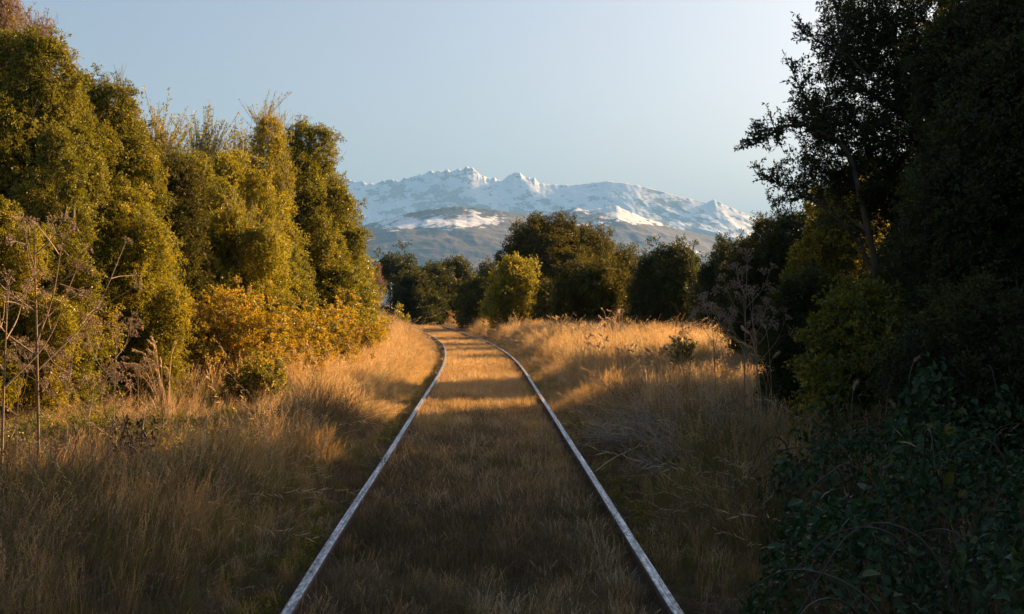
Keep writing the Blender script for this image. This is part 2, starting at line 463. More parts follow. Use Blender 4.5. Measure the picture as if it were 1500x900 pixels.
ridge("snowy_mountain", "long snow covered mountain range with rocky crest far behind the hills", 11000, 1150, 2500,
      [(-900, 330), (0, 285), (300, 272), (430, 258), (500, 262), (522, 266), (545, 268), (570, 266), (600, 262), (618, 258), (633, 251), (650, 250), (662, 248), (680, 246),
       (690, 248), (702, 257), (716, 262), (738, 263), (745, 257), (752, 253), (758, 256), (764, 254), (775, 259), (790, 269), (820, 271), (850, 270), (874, 267), (892, 265), (930, 270),
       (962, 278), (990, 286), (1015, 292), (1036, 296), (1047, 291), (1062, 300), (1090, 311), (1115, 324), (1250, 352), (1500, 380), (2300, 430)],
      101, 0.045, [(0, 3), (540, 5), (640, 6), (700, 7), (730, 4), (745, 6), (785, 6), (800, .8), (1000, .8), (1045, 2), (1100, 1.5), (1500, 1)], M['snow'], 760, 190, -900, 2300, 0.55)
ridge("forested_hill", "hill with grey brown forest and patches of snow, behind it the range, dark rounded top left of centre", 5600, 900, 1200,
      [(-900, 400), (200, 385), (420, 360), (500, 338), (530, 330), (560, 324), (600, 312), (640, 305), (672, 303), (700, 305), (740, 310), (780, 316), (820, 330), (870, 352), (930, 380), (1000, 405), (1200, 435), (1600, 444)],
      201, 0.07, [(0, 1.3), (1600, 1.3)], M['hill'], 560, 150, -900, 1600, 0.75)
ridge("ridged_hill", "hill with snow streaked spurs falling to the right below the snowy range", 6800, 1100, 1400,
      [(-300, 430), (500, 380), (650, 345), (740, 326), (790, 317), (815, 311), (843, 304), (862, 308), (880, 305), (902, 301), (918, 308), (940, 318), (970, 327), (1000, 336), (1040, 345), (1080, 356), (1140, 370), (1300, 400), (2000, 438)],
      301, 0.085, [(0, 1.3), (1600, 1.3)], M['hill2'], 560, 150, -300, 2000, 0.7)

hz = Geo()
b0, b1 = np.array([-30600, -30600, -1.6]), np.array([30600, 30600, 1120.0])
cv = np.array([[(b0, b1)[i][0], (b0, b1)[j][1], (b0, b1)[k][2]] for i in (0, 1) for j in (0, 1) for k in (0, 1)])
hz.add(cv, None, [[0, 1, 3, 2], [4, 6, 7, 5], [0, 4, 5, 1], [2, 3, 7, 6], [0, 2, 6, 4], [1, 5, 7, 3]])
hm, hnt, hout = mat("haze_air")
pv = nd(hnt, "ShaderNodeVolumePrincipled")
pv.inputs["Color"].default_value = (0.20, 0.47, 1.0, 1)
pv.inputs["Density"].default_value = 0.8e-4
pv.inputs["Anisotropy"].default_value = 0.0
hnt.links.new(pv.outputs[0], hout.inputs["Volume"])
tag(obj("haze", hz.build("haze", hm)), kind='stuff')

# ------------------------------------------------------------------ track
def rail(label, u):
    ys = np.concatenate([np.arange(-4, 28, 2.0), np.arange(28, 140, 1.0)])
    prof = [(-.066, 0, 0), (.066, 0, 0), (.068, .012, 0), (.010, .030, 0), (.010, .104, 0), (.030, .112, 0), (.031, .132, 0), (.0265, .1395, 0.2),
            (.019, .1415, 1), (-.019, .1415, 1), (-.0265, .1395, .2), (-.031, .132, 0), (-.030, .112, 0), (-.010, .104, 0), (-.010, .030, 0), (-.068, .012, 0)]
    wob = (fbm(ys * .12, ys * 0 + u * 5, 3, 77) - .5) * 0.03
    pc = xc(ys) + wob
    t = np.gradient(pc, ys); nrm = np.stack([np.ones_like(t), -t], 1) / np.sqrt(1 + t * t)[:, None]
    zb = ground(xc(ys), ys) - 0.012 + (fbm(ys * .1, ys * 0 + 3, 3, 79) - .5) * 0.03
    V, A = [], []
    for k in range(len(ys)):
        for (a, h, f) in prof:
            V.append((pc[k] + nrm[k, 0] * (u + a), ys[k] + nrm[k, 1] * (u + a), zb[k] + h)); A.append(f)
    n = len(prof); i = np.arange(len(ys) - 1)[:, None] * n; j = np.arange(n)[None]; j2 = (j + 1) % n
    q = np.stack([i + j, i + n + j, i + n + j2, i + j2], -1).reshape(-1, 4)
    g = Geo(); g.add(np.array(V), None, q, np.array(A))
    o = obj("steel_rail", g.build("steel_rail", M['rail']))
    return tag(o, label, "rail", "rails of the railway track")
rail("left steel rail, worn pale top, bending away left at its far end", -0.872)
rail("right steel rail, worn pale top, running past the brambles and dry verge", 0.872)

# ------------------------------------------------------------------ scatter through geometry nodes (foliage and grass masses)
def source(name, geo, mats):
    return bpy.data.objects.new(name, geo.build(name, mats))     # never linked to the scene

_groups = {}
def scatter_group(key, sources):
    if key in _groups: return _groups[key]
    ng = bpy.data.node_groups.new("scatter_" + key, 'GeometryNodeTree')
    ng.interface.new_socket("Geometry", in_out='INPUT', socket_type='NodeSocketGeometry')
    ng.interface.new_socket("Geometry", in_out='OUTPUT', socket_type='NodeSocketGeometry')
    gi = ng.nodes.new("NodeGroupInput"); go = ng.nodes.new("NodeGroupOutput")
    iop = ng.nodes.new("GeometryNodeInstanceOnPoints")
    jn = ng.nodes.new("GeometryNodeJoinGeometry")
    for s in reversed(sources):
        oi = ng.nodes.new("GeometryNodeObjectInfo"); oi.inputs["Object"].default_value = s
        ti = ng.nodes.new("GeometryNodeGeometryToInstance")
        ng.links.new(oi.outputs["Geometry"], ti.inputs[0])
        ng.links.new(ti.outputs[0], jn.inputs[0])
    def named(n, t):
        a = ng.nodes.new("GeometryNodeInputNamedAttribute"); a.data_type = t
        a.inputs["Name"].default_value = n
        return a.outputs["Attribute"]
    ng.links.new(gi.outputs[0], iop.inputs["Points"])
    ng.links.new(jn.outputs[0], iop.inputs["Instance"])
    iop.inputs["Pick Instance"].default_value = True
    ng.links.new(named("pick", 'INT'), iop.inputs["Instance Index"])
    ng.links.new(named("rot", 'FLOAT_VECTOR'), iop.inputs["Rotation"])
    ng.links.new(named("size", 'FLOAT_VECTOR'), iop.inputs["Scale"])
    ng.links.new(iop.outputs[0], go.inputs[0])
    _groups[key] = ng
    return ng

SRC = {}
def scatter(name, key, P, rot, size, pick, parent=None):
    me = bpy.data.meshes.new(name)
    P = np.asarray(P, np.float32); n = len(P)
    me.vertices.add(n); me.vertices.foreach_set("co", P.ravel())
    size = np.asarray(size, np.float32)
    if size.ndim == 1: size = np.repeat(size[:, None], 3, 1)
    for nm, tp, dat, f in (("rot", 'FLOAT_VECTOR', rot, "vector"), ("size", 'FLOAT_VECTOR', size, "vector"), ("pick", 'INT', pick, "value")):
        a = me.attributes.new(nm, tp, 'POINT')
        a.data.foreach_set(f, np.ascontiguousarray(dat, dtype=np.int32 if tp == 'INT' else np.float32).ravel())
    for m in SRC[key][1]: me.materials.append(m)
    o = obj(name, me, parent)
    md = o.modifiers.new("scatter", 'NODES'); md.node_group = scatter_group(key, SRC[key][0])
    o['kind'] = 'stuff'
    return o

def spray(seed, n, L, W, twig=True, flat=0.9):
    """a spray of leaves within a unit ball, on short twigs"""
    rng = np.random.default_rng(seed); g = Geo()
    nt_ = max(4, n // 9)
    tips = rnd_dirs(nt_, rng) * np.array([.85, .85, .75]); tips[:, 2] = np.abs(tips[:, 2]) * 1.1 - .3
    per = n // nt_
    for k in range(nt_):
        if twig:
            tube(g, [(0, 0, -.45), tips[k] * .5 + (0, 0, -.1), tips[k]], [.018, .013, .006], 3, 0.3, 1)
        t = rng.uniform(.35, 1.05, per)[:, None]
        P = tips[k] * t + rng.normal(size=(per, 3)) * .10 + np.array([0, 0, -.1]) * (1 - t)
        D = norm(tips[k]) * .8 + rng.normal(size=(per, 3)) * .7
        N = rng.normal(size=(per, 3)) * .7 + np.array([0, 0, flat])
        leaves(g, P, D, N, L * rng.uniform(.7, 1.25, per), W * rng.uniform(.8, 1.2, per), rng.random(per), 0)
    return g

def shoot(seed, n, L, W):
    """upright whip with small leaves along it; unit height"""
    rng = np.random.default_rng(seed); g = Geo()
    for s in range(5):
        b = np.array([rng.normal() * .05, rng.normal() * .05, 0]); tip = np.array([rng.normal() * .26, rng.normal() * .26, rng.uniform(.65, 1.0)])
        mid = (b + tip) / 2 + np.array([rng.normal() * .04, rng.normal() * .04, 0])
        tube(g, [b, mid, tip], [.006, .0045, .002], 3, rng.random(), 1)
        t = rng.uniform(.15, 1, n)[:, None]
        P = b * (1 - t) ** 2 + 2 * mid * t * (1 - t) + tip * t * t
        D = rng.normal(size=(n, 3)) * .6 + np.array([0, 0, .7])
        leaves(g, P, D, rng.normal(size=(n, 3)), L * rng.uniform(.6, 1.2, n), W, rng.random(n), 0)
    return g

def make_set(key, fn, mats, k):
    SRC[key] = ([source(key + "_spray", fn(i), mats) for i in range(k)], mats)
make_set('evergreen', lambda i: spray(i, 64, .24, .115), [M['evergreen'], M['darkstem']], 5)
make_set('olive', lambda i: spray(20 + i, 60, .23, .11), [M['olive'], M['darkstem']], 4)
make_set('forest', lambda i: spray(30 + i, 62, .24, .115), [M['forest'], M['darkstem']], 4)
make_set('dark', lambda i: spray(40 + i, 64, .24, .12), [M['dark'], M['darkstem']], 5)
make_set('autumn', lambda i: spray(60 + i, 40, .24, .17), [M['autumn'], M['stem']], 4)
make_set('yellowgreen', lambda i: spray(80 + i, 44, .25, .16), [M['yellowgreen'], M['darkstem']], 4)
make_set('whip', lambda i: shoot(100 + i, 26, .055, .019), [M['olive'], M['stem']], 4)
make_set('poplar', lambda i: shoot(120 + i, 30, .10, .02), [M['poplar'], M['poplar']], 3)

def crown_points(H, Rr, z0, c, shape, nl, rng, elong=1.6, view=True, dens=1.0):
    """cluster centres and directions over the lobes of a crown (local to the tree's base)"""
    def prof(t):
        t = np.clip(t, 0, 1)
        if shape == 'cone': return Rr * (1 - t) ** .75 * (0.8 + .2 * np.minimum(1, t * 6))
        if shape == 'col': return Rr * np.sqrt(np.maximum(0, 1 - t ** 4)) * (.8 + .2 * np.minimum(1, t * 4))
        if shape == 'egg': return Rr * np.sqrt(np.maximum(0, 1 - t ** 2.0)) * (.72 + .28 * np.minimum(1, t * 3))
        return Rr * np.sqrt(np.maximum(0, 1 - t ** 2.6)) * (.8 + .2 * np.minimum(1, t * 4))
    ts = (np.arange(nl) + rng.uniform(.2, .8, nl)) / nl * .92
    az = np.arange(nl) * 2.399963 + rng.uniform(0, .9, nl)
    hh = H - z0
    lr = Rr * rng.uniform(.30, .46, nl) * (1.05 - .45 * ts)
    rr = np.maximum(prof(ts) - lr * .68, 0)
    cen = np.stack([rr * np.cos(az), rr * np.sin(az), z0 + ts * hh * .98], 1)
    el = elong * rng.uniform(.85, 1.25, nl)
    cen[:, 2] = np.minimum(cen[:, 2], H - lr * el * .92)
    cen[:, 2] = np.maximum(cen[:, 2], z0 + lr * el * .35)
    cen = np.vstack([cen, [[0, 0, H - lr.min() * el.mean()]]]); lr = np.append(lr, lr.min()); el = np.append(el, el.mean())
    # inner body
    cen = np.vstack([cen, [[0, 0, z0 + hh * .36]]]); lr = np.append(lr, Rr * .56); el = np.append(el, hh * .38 / (Rr * .56))
    P, N = [], []
    for k in range(len(cen)):
        area = 4 * math.pi * lr[k] ** 2 * (el[k] * .75 + .25)
        n = int(area / (c * c * .42) * dens)
        d = rnd_dirs(n, rng)
        s = np.array([1, 1, el[k]])
        rj = 1 - np.abs(rng.normal(size=(n, 1))) * .16
        p = cen[k] + d * s * lr[k] * rj
        ok = np.ones(n, bool)
        for j in range(len(cen)):
            if j == k: continue
            q = np.linalg.norm((p - cen[j]) / (np.array([1, 1, el[j]]) * lr[j]), axis=1)
            ok &= q > .80
        P.append(p[ok]); N.append((norm(d / s) + np.array([0, 0, .35]))[ok])
    P = np.vstack(P); N = np.vstack(N)
    return P, N, cen, lr

def trunk_geo(H, r0, cen, rng, nlimb=7):
    g = Geo()
    zt = H * .8
    z = np.linspace(-.15, zt, 7)
    w = rng.normal(size=(7, 2)) * r0 * .7; w[0] = 0
    P = np.column_stack([w, z])
    tube(g, P, r0 * (1 - .85 * np.linspace(0, 1, 7)), 8)
    for k in rng.permutation(len(cen))[:nlimb]:
        zz = min(cen[k][2] * .6, zt * .9)
        b = np.array([np.interp(zz, z, P[:, 0]), np.interp(zz, z, P[:, 1]), zz])
        t = cen[k]; m_ = (b + t) / 2 + np.array([0, 0, -.05 * H])
        rb = r0 * (1 - .85 * zz / zt)
        tube(g, [b, m_, t], [rb * .6, rb * .4, rb * .12], 6)
    return g

def tree(name, label, cat, xpx, d, ytop, wpx, key='evergreen', shape='egg', nl=14, c=None, z0=.25, seed=0, elong=1.6, group=None, dens=1.0, whips=0, wsize=.8, xm=None):
    rng = np.random.default_rng(1000 + seed)
    X = px(xpx, d) if xm is None else xm
    zg = float(ground(X, d))
    H = pz(ytop, d) - zg
    Rr = wpx / F * d / 2
    if c is None: c = 0.0056 * d + .03
    c = max(.12, c)
    e = empty(name, (X, d, zg), label, cat, group)
    P, N, cen, lr = crown_points(H, Rr, z0, c, shape, nl, rng, elong, dens=dens)
    # ragged edge: a few sprays stick out
    P = P + norm(N) * (rng.random((len(P), 1)) ** 5) * c * (2.6 if key == 'autumn' else 1.5)
    obj("trunk", trunk_geo(H, .035 * H + .02, cen, rng).build("trunk", M['bark'], True), e)
    k = len(SRC[key][0])
    scatter("crown", key, P, aim_euler(N + rng.normal(size=N.shape) * .35, rng), c * rng.uniform(.75, 1.35, len(P)), rng.integers(0, k, len(P)), e)
    if whips:
        top = P[P[:, 2] > np.quantile(P[:, 2], .80)]
        Q = top[rng.integers(0, len(top), whips)]
        D = np.column_stack([rng.normal(size=(whips, 2)) * .22, np.ones(whips)])
        scatter("shoots", 'whip', Q, aim_euler(D, rng), wsize * rng.uniform(.5, 1.1, whips), rng.integers(0, 4, whips), e)
    return e

#@@TREES
T = tree
GL = "trees along the left side of the track"
T("evergreen_tree", "tallest evergreen at the left edge, just below the orange poplar tip", "tree", 20, 20, 50, 300, 'evergreen', 'dome', 20, seed=1, group=GL, whips=14, wsize=.5)
T("evergreen_tree", "evergreen with a sloping shoulder, right of the tallest tree at left edge", "tree", 128, 21.5, 112, 240, 'evergreen', 'dome', 19, seed=2, group=GL, whips=26, wsize=.45)
T("evergreen_tree", "evergreen standing left of the bare whippy tops on the left", "tree", 200, 23.5, 180, 210, 'forest', 'dome', 18, seed=3, group=GL, whips=22, wsize=.5)
T("evergreen_tree", "olive green evergreen below the thin whippy shoots on the left", "tree", 268, 26, 226, 190, 'evergreen', 'dome', 17, seed=4, group=GL)
T("evergreen_tree", "rounded evergreen between the whippy shoots and the pointed light tree", "tree", 330, 28.5, 228, 190, 'olive', 'dome', 16, seed=5, group=GL)
T("evergreen_shrub", "leafy olive shrub in front, low at the left edge of the picture", "shrub", 15, 17.5, 300, 180, 'olive', 'dome', 13, seed=6, group=GL)
T("evergreen_shrub", "upright olive shrub with a narrow lit top, before the left evergreens", "shrub", 85, 18.3, 185, 120, 'evergreen', 'col', 12, seed=7, group=GL)
T("evergreen_shrub", "bright olive shrub in front of the middle of the left tree row", "shrub", 195, 20.5, 285, 170, 'olive', 'dome', 13, seed=8, group=GL)
T("willowy_shrub", "light willowy shrub above the orange autumn bushes on the left", "shrub", 345, 25, 312, 160, 'olive', 'dome', 13, seed=9, group=GL, whips=40, wsize=.7)
T("slender_tree", "slender pointed yellow green tree with loose open branches on the left", "tree", 395, 33, 172, 124, 'olive', 'cone', 16, seed=10, group=GL, dens=.7, whips=60, wsize=.9)
T("evergreen_tree", "big rounded evergreen nearest the mountains in the left row", "tree", 444, 37, 184, 146, 'evergreen', 'dome', 19, seed=11, group=GL, whips=14, wsize=.6)
T("evergreen_tree", "evergreen at the right end of the left row, edge against the mountains", "tree", 480, 39, 250, 112, 'evergreen', 'dome', 17, seed=12, group=GL)
T("evergreen_shrub", "golden green bush closing the left row beside the dry grass", "shrub", 520, 42, 378, 60, 'olive', 'col', 10, seed=13, group=GL)
T("evergreen_shrub", "narrow evergreen bush below the pointed yellow green tree", "shrub", 425, 31, 355, 70, 'evergreen', 'col', 10, seed=14, group=GL)
for i, (x_, d_, yt, n_) in enumerate([(236, 30, 168, 110), (302, 32, 182, 130), (356, 34, 192, 90)]):
    T("whippy_tree", ["thin leaved whippy tree top, leftmost of three behind the left evergreens",
                      "thin leaved whippy tree top, middle one behind the left evergreens",
                      "thin leaved whippy tree top, right one beside the pointed tree"][i], "tree",
      x_, d_, yt + 55, 70, 'olive', 'dome', 8, seed=20 + i, group="whippy trees behind the left row", dens=.3, whips=n_, wsize=1.35)

for i, (x_, d_, h_, w_) in enumerate([(-6.6, 12.2, 4.6, 3.2), (-6.4, 8.6, 4.8, 3.2), (-6.2, 4.8, 4.6, 3.2)]):  # trees added outside the view to keep sky light off the foreground
    T("evergreen_tree", ["evergreen left of the tallest tree, just beyond the left edge", "evergreen of the left row level with the brambles", "evergreen of the left row nearest the viewer"][i], "tree",
      0, d_, 447 - (h_ - CAMZ) / d_ * F, w_ / d_ * F, 'evergreen', 'dome', 12, seed=110 + i, group=GL, c=.30, xm=x_)

# poplars far behind the left row
def poplar(label, xpx, d, ytop, wpx, n, seed):
    rng = np.random.default_rng(seed)
    X = px(xpx, d); zg = float(ground(X, d)); H = pz(ytop, d) - zg; Rr = wpx / F * d / 2
    e = empty("poplar_tree", (X, d, zg), label, "tree", "bare poplars behind the left row")
    g = Geo(); tube(g, [(0, 0, -.2), (0.1, 0, H * .5), (0, 0, H * .97)], [.03 * H ** .9, .016 * H, .01], 8)
    obj("trunk", g.build("trunk", M['bark'], True), e)
    t = rng.random(n) ** .8; az = rng.uniform(0, 6.28, n); r = Rr * (1 - t ** 3) * rng.uniform(.1, .8, n) * np.minimum(1, .3 + t * 3)
    P = np.column_stack([r * np.cos(az), r * np.sin(az), H * (.1 + .82 * t)])
    D = np.column_stack([np.cos(az) * .18, np.sin(az) * .18, np.ones(n)])
    scatter("crown", 'poplar', P, aim_euler(D, rng), rng.uniform(.10, .17, n) * H, rng.integers(0, 3, n), e)
poplar("orange bare poplar tip rising at the top left corner", 10, 60, -12, 30, 150, 5)
poplar("faint bare poplar top just right of the orange poplar", 60, 75, 42, 44, 120, 6)
poplar("pale rusty bare tree between the left row and the far dark pine", 553, 120, 388, 34, 160, 7)

GC = "trees beyond the bend of the track"
T("pine_tree", "dark pine with a flat layered top beside the utility pole", "tree", 580, 125, 377, 66, 'dark', 'dome', 11, seed=31, group=GC, z0=2.2, elong=.6)
for i, (x_, yt, w_) in enumerate([(606, 404, 62), (628, 394, 76), (657, 386, 84), (690, 412, 76)]):
    T("evergreen_tree", ["leftmost dark evergreen of the shaded clump beyond the bend", "second dark evergreen of the shaded clump, small lit top",
                         "tallest dark evergreen of the shaded clump, below two spiky tips", "right hand evergreen of the shaded clump with sunlit shoulder"][i], "tree",
      x_, 86 + i * 2, yt, w_, 'dark' if i < 3 else 'forest', 'dome', 12, seed=32 + i, group=GC)
for i, (x_, yt) in enumerate([(669, 381), (679, 383)]):
    T("cypress_tree", ["narrow cypress spike behind the shaded clump, left of a pair", "narrow cypress spike behind the shaded clump, right of a pair"][i], "tree",
      x_, 110, yt, 15, 'dark', 'col', 8, seed=40 + i, group="cypress pair beyond the bend")
T("evergreen_tree", "small bluish dark tree behind, left of the big sunlit evergreen", "tree", 717, 112, 388, 44, 'dark', 'egg', 10, seed=43, group=GC)
T("evergreen_shrub", "shaded green bush left of the golden bush past the bend", "shrub", 708, 76, 412, 70, 'forest', 'dome', 13, seed=44, group=GC)
T("evergreen_shrub", "golden sunlit pointed bush in front of the big evergreen past the bend", "shrub", 754, 62, 380, 78, 'olive', 'egg', 13, seed=45, group=GC)
T("evergreen_tree", "biggest central evergreen, domed top against the snowy hill", "tree", 800, 78, 322, 132, 'forest', 'dome', 20, seed=46, group=GC)
T("evergreen_tree", "central evergreen forming the second step down to the right", "tree", 852, 80, 340, 112, 'forest', 'dome', 17, seed=47, group=GC)
T("evergreen_tree", "central evergreen forming the right end of the stepped group", "tree", 902, 82, 370, 88, 'forest', 'dome', 16, seed=48, group=GC)
T("cypress_tree", "brownish spiky cypress tips behind the central evergreens", "tree", 908, 100, 362, 34, 'dark', 'cone', 10, seed=49, group=GC)
T("evergreen_shrub", "small half lit bush between the golden bush and the round bush", "shrub", 806, 60, 415, 48, 'forest', 'egg', 10, seed=50, group=GC)
T("evergreen_shrub", "round bush with sunlit right edge standing by the dry verge", "shrub", 872, 53, 388, 112, 'forest', 'dome', 16, seed=51, group=GC)
T("evergreen_tree", "shaded tree with several spiky tips right of the round bush", "tree", 982, 50, 366, 112, 'dark', 'egg', 19, seed=52, group=GC)
T("evergreen_tree", "distant golden tips between the spiky shaded tree and the right row", "tree", 1030, 72, 398, 46, 'olive', 'cone', 9, seed=53, group=GC)
GR = "trees along the right side of the track"
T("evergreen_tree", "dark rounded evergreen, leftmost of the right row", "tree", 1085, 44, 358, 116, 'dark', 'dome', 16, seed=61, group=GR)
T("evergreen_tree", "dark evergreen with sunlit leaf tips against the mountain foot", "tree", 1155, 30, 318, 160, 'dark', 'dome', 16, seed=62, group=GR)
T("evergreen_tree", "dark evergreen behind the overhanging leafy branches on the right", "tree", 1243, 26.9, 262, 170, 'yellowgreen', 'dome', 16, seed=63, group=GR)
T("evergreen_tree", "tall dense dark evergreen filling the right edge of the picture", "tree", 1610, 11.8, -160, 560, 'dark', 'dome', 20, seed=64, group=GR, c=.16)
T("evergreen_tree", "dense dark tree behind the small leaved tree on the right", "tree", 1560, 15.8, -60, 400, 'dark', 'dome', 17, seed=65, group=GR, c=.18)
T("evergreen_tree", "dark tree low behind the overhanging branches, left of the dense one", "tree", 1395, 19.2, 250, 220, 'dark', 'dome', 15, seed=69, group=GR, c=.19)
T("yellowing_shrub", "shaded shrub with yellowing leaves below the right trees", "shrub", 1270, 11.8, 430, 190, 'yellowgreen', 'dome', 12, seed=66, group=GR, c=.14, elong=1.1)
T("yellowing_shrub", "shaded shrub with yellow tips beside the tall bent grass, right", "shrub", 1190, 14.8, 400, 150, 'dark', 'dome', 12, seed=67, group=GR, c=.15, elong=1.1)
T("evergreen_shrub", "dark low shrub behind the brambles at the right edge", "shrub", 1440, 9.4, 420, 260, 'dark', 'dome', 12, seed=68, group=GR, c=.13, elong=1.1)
for i, (x_, d_, h_, w_) in enumerate([(5.3, 7.6, 4.6, 3.0), (6.4, 10.4, 5.2, 3.2), (7.6, 13.6, 5.6, 3.2), (7.8, 17.6, 4.8, 3.2), (6.0, 4.0, 4.6, 3.0), (8.1, 20.8, 4.5, 3.0), (8.4, 23.0, 5.4, 3.0), (8.3, 29.9, 4.6, 2.6)]):  # row added behind the right trees to block sun from the track
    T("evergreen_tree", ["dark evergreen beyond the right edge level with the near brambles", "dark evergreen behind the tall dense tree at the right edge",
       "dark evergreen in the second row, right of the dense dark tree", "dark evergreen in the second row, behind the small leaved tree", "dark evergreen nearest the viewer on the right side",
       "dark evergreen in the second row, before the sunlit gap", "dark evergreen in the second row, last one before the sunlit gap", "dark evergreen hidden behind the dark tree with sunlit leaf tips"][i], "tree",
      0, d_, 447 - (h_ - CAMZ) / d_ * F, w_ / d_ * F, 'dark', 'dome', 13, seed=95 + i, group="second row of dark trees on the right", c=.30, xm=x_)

GA = "autumn bushes on the left verge"
for i, (x_, d_, yt, w_) in enumerate([(70, 19.0, 395, 210), (172, 21.5, 415, 190), (255, 22, 440, 170), (335, 22.5, 428, 190), (400, 24, 456, 160), (452, 27, 458, 150), (505, 33, 458, 120), (540, 45, 452, 46)]):
    T("autumn_bush", ["shaded bush with dull yellow leaves at the left edge behind dead weeds", "shaded yellow leaved bush behind the dry stalks on the left",
                      "yellow and green bush where the sunlight starts on the left", "glowing orange leaved bush, brightest under the left trees",
                      "orange bush right of the brightest one", "low orange bush below the big rounded evergreen", "rusty orange bush near the right end of the left row",
                      "farthest small rusty bush at the end of the left row"][i], "bush",
      x_, d_, yt, w_, 'yellowgreen' if i < 2 else 'autumn', 'dome', 9, seed=70 + i, group=GA, z0=.05, elong=1.0, dens=.55)
for i, (x_, d_, yt, w_, k_) in enumerate([(380, 20, 528, 90, 'yellowgreen'), (590, 78, 462, 30, 'yellowgreen'), (1000, 25, 505, 50, 'yellowgreen')]):
    T("verge_bush", ["low green bush at the foot of the orange bushes", "small green bush in the far dry grass left of the bend", "yellow green sapling in front of the shaded trees on the right verge"][i],
      "bush", x_, d_, yt, w_, k_, 'dome', 7, seed=85 + i, z0=.03, elong=1.0, dens=.7)

#@@GRASS
def blades(g, n, rad_, H, W, lean, rng, m=0, heads=0.0, curl=.5):
    az = rng.uniform(0, 2 * math.pi, n); rr = rad_ * np.sqrt(rng.random(n)); a2 = rng.uniform(0, 2 * math.pi, n)
    B = np.column_stack([rr * np.cos(a2), rr * np.sin(a2), np.full(n, -.04)])
    h = H * rng.uniform(.45, 1.0, n); ln = lean * np.abs(rng.normal(size=n)) * h
    D = np.column_stack([np.cos(az), np.sin(az), np.zeros(n)]); S = np.column_stack([-np.sin(az), np.cos(az), np.zeros(n)])
    w = W * rng.uniform(.6, 1.3, n)
    pts = []
    for t, ww in ((0, 1.0), (.4, .85), (.75, .55)):
        c = B + D * (ln * t ** (1 + curl * 1.5))[:, None]; c[:, 2] += h * t * (1 - .12 * t * lean)
        pts += [c - S * (w * ww / 2)[:, None], c + S * (w * ww / 2)[:, None]]
    tip = B + D * ln[:, None]; tip[:, 2] += h * (1 - .12 * lean)
    pts.append(tip)
    V = np.stack(pts, 1).reshape(-1, 3); b = np.arange(n)[:, None] * 7
    a = np.repeat(rng.random(n), 7)
    q = np.concatenate([b + [0, 1, 3, 2], b + [2, 3, 5, 4]]); t = b + [4, 5, 6]
    g.add(V, t, q, a, m)
    k = int(n * heads)
    if k:
        idx = rng.permutation(n)[:k]
        for i in idx:
            c0 = V[i * 7 + 4]; c1 = tip[i]; dd = norm(c1 - c0)
            mm = 13
            tt = np.linspace(0, 1.15, mm)[:, None]
            P = c0 + (c1 - c0) * tt
            LD = dd * 1.0 + rng.normal(size=(mm, 3)) * .42
            leaves(g, P, LD, rng.normal(size=(mm, 3)), np.linalg.norm(c1 - c0) * .17, W * 1.5, rng.uniform(.5, 1, mm), m)
    return g

def gset(key, specs):
    srcs, mats = [], []
    for i, (mt, kw) in enumerate(specs):
        g = Geo(); blades(g, rng=np.random.default_rng(500 + i * 7 + len(key)), **kw)
        srcs.append(source(key + "_tuft", g, [M[mt]]))
        if M[mt] not in mats: mats.append(M[mt])
    SRC[key] = (srcs, mats)
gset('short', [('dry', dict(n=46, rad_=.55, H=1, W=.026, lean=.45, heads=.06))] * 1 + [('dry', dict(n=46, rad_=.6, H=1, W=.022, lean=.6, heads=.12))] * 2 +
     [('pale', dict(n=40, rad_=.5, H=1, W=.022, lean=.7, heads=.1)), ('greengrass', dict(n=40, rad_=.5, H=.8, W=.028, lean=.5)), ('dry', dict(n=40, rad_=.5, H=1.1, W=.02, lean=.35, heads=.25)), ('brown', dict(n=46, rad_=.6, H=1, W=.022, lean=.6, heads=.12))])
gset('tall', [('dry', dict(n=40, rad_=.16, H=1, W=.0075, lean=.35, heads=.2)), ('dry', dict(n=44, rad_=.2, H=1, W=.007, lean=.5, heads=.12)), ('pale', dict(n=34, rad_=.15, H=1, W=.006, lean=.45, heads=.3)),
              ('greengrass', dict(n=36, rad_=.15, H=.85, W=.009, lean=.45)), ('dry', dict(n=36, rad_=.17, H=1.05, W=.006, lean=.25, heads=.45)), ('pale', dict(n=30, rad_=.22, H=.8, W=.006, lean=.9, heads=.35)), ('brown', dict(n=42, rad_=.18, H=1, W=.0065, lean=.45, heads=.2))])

def weeds():
    rng = np.random.default_rng(55); n = 2600
    d = 4 + 30 * rng.random(n) ** 1.5; u = np.where(rng.random(n) < .6, -1, 1) * (1.0 + .16 * rng.random(n) + .06 * np.abs(rng.normal(size=n)))
    X = xc(d) + u; k = fbm(X * .7, d * .9, 3, 66) > .44
    P = np.column_stack([X, d, ground(X, d) + .02])[k]; m = len(P)
    D = np.column_stack([rng.normal(size=(m, 2)) * .5, np.ones(m)])
    m2 = 900; d2 = rng.uniform(9.5, 17, m2); u2 = -rng.uniform(2.2, 5.2, m2); X2 = xc(d2) + u2; k2 = fbm(X2 * .8 + 3, d2 * .6, 3, 67) > .47
    P = np.vstack([P, np.column_stack([X2, d2, ground(X2, d2) + .12 + .12 * rng.random(m2)])[k2]]); m = len(P)
    D = np.column_stack([rng.normal(size=(m, 2)) * .5, np.ones(m)])
    tag(scatter("low_weeds", 'yellowgreen', P, aim_euler(D, rng), rng.uniform(.04, .10, m) * np.where(np.abs(P[:, 0]) > 1.7, 1.5, 1.0), rng.integers(0, 4, m)), "low dark green weeds growing tight against the outer sides of the rails", "weeds")

def lean_euler(lx, ly, rng):
    n = len(lx)
    Z = norm(np.column_stack([lx, ly, np.ones(n)]))
    a = rng.uniform(0, 2 * math.pi, n)
    r = np.column_stack([np.cos(a), np.sin(a), np.zeros(n)])
    Y = norm(np.cross(Z, r)); X = np.cross(Y, Z)
    return basis_euler(X, Y, Z)

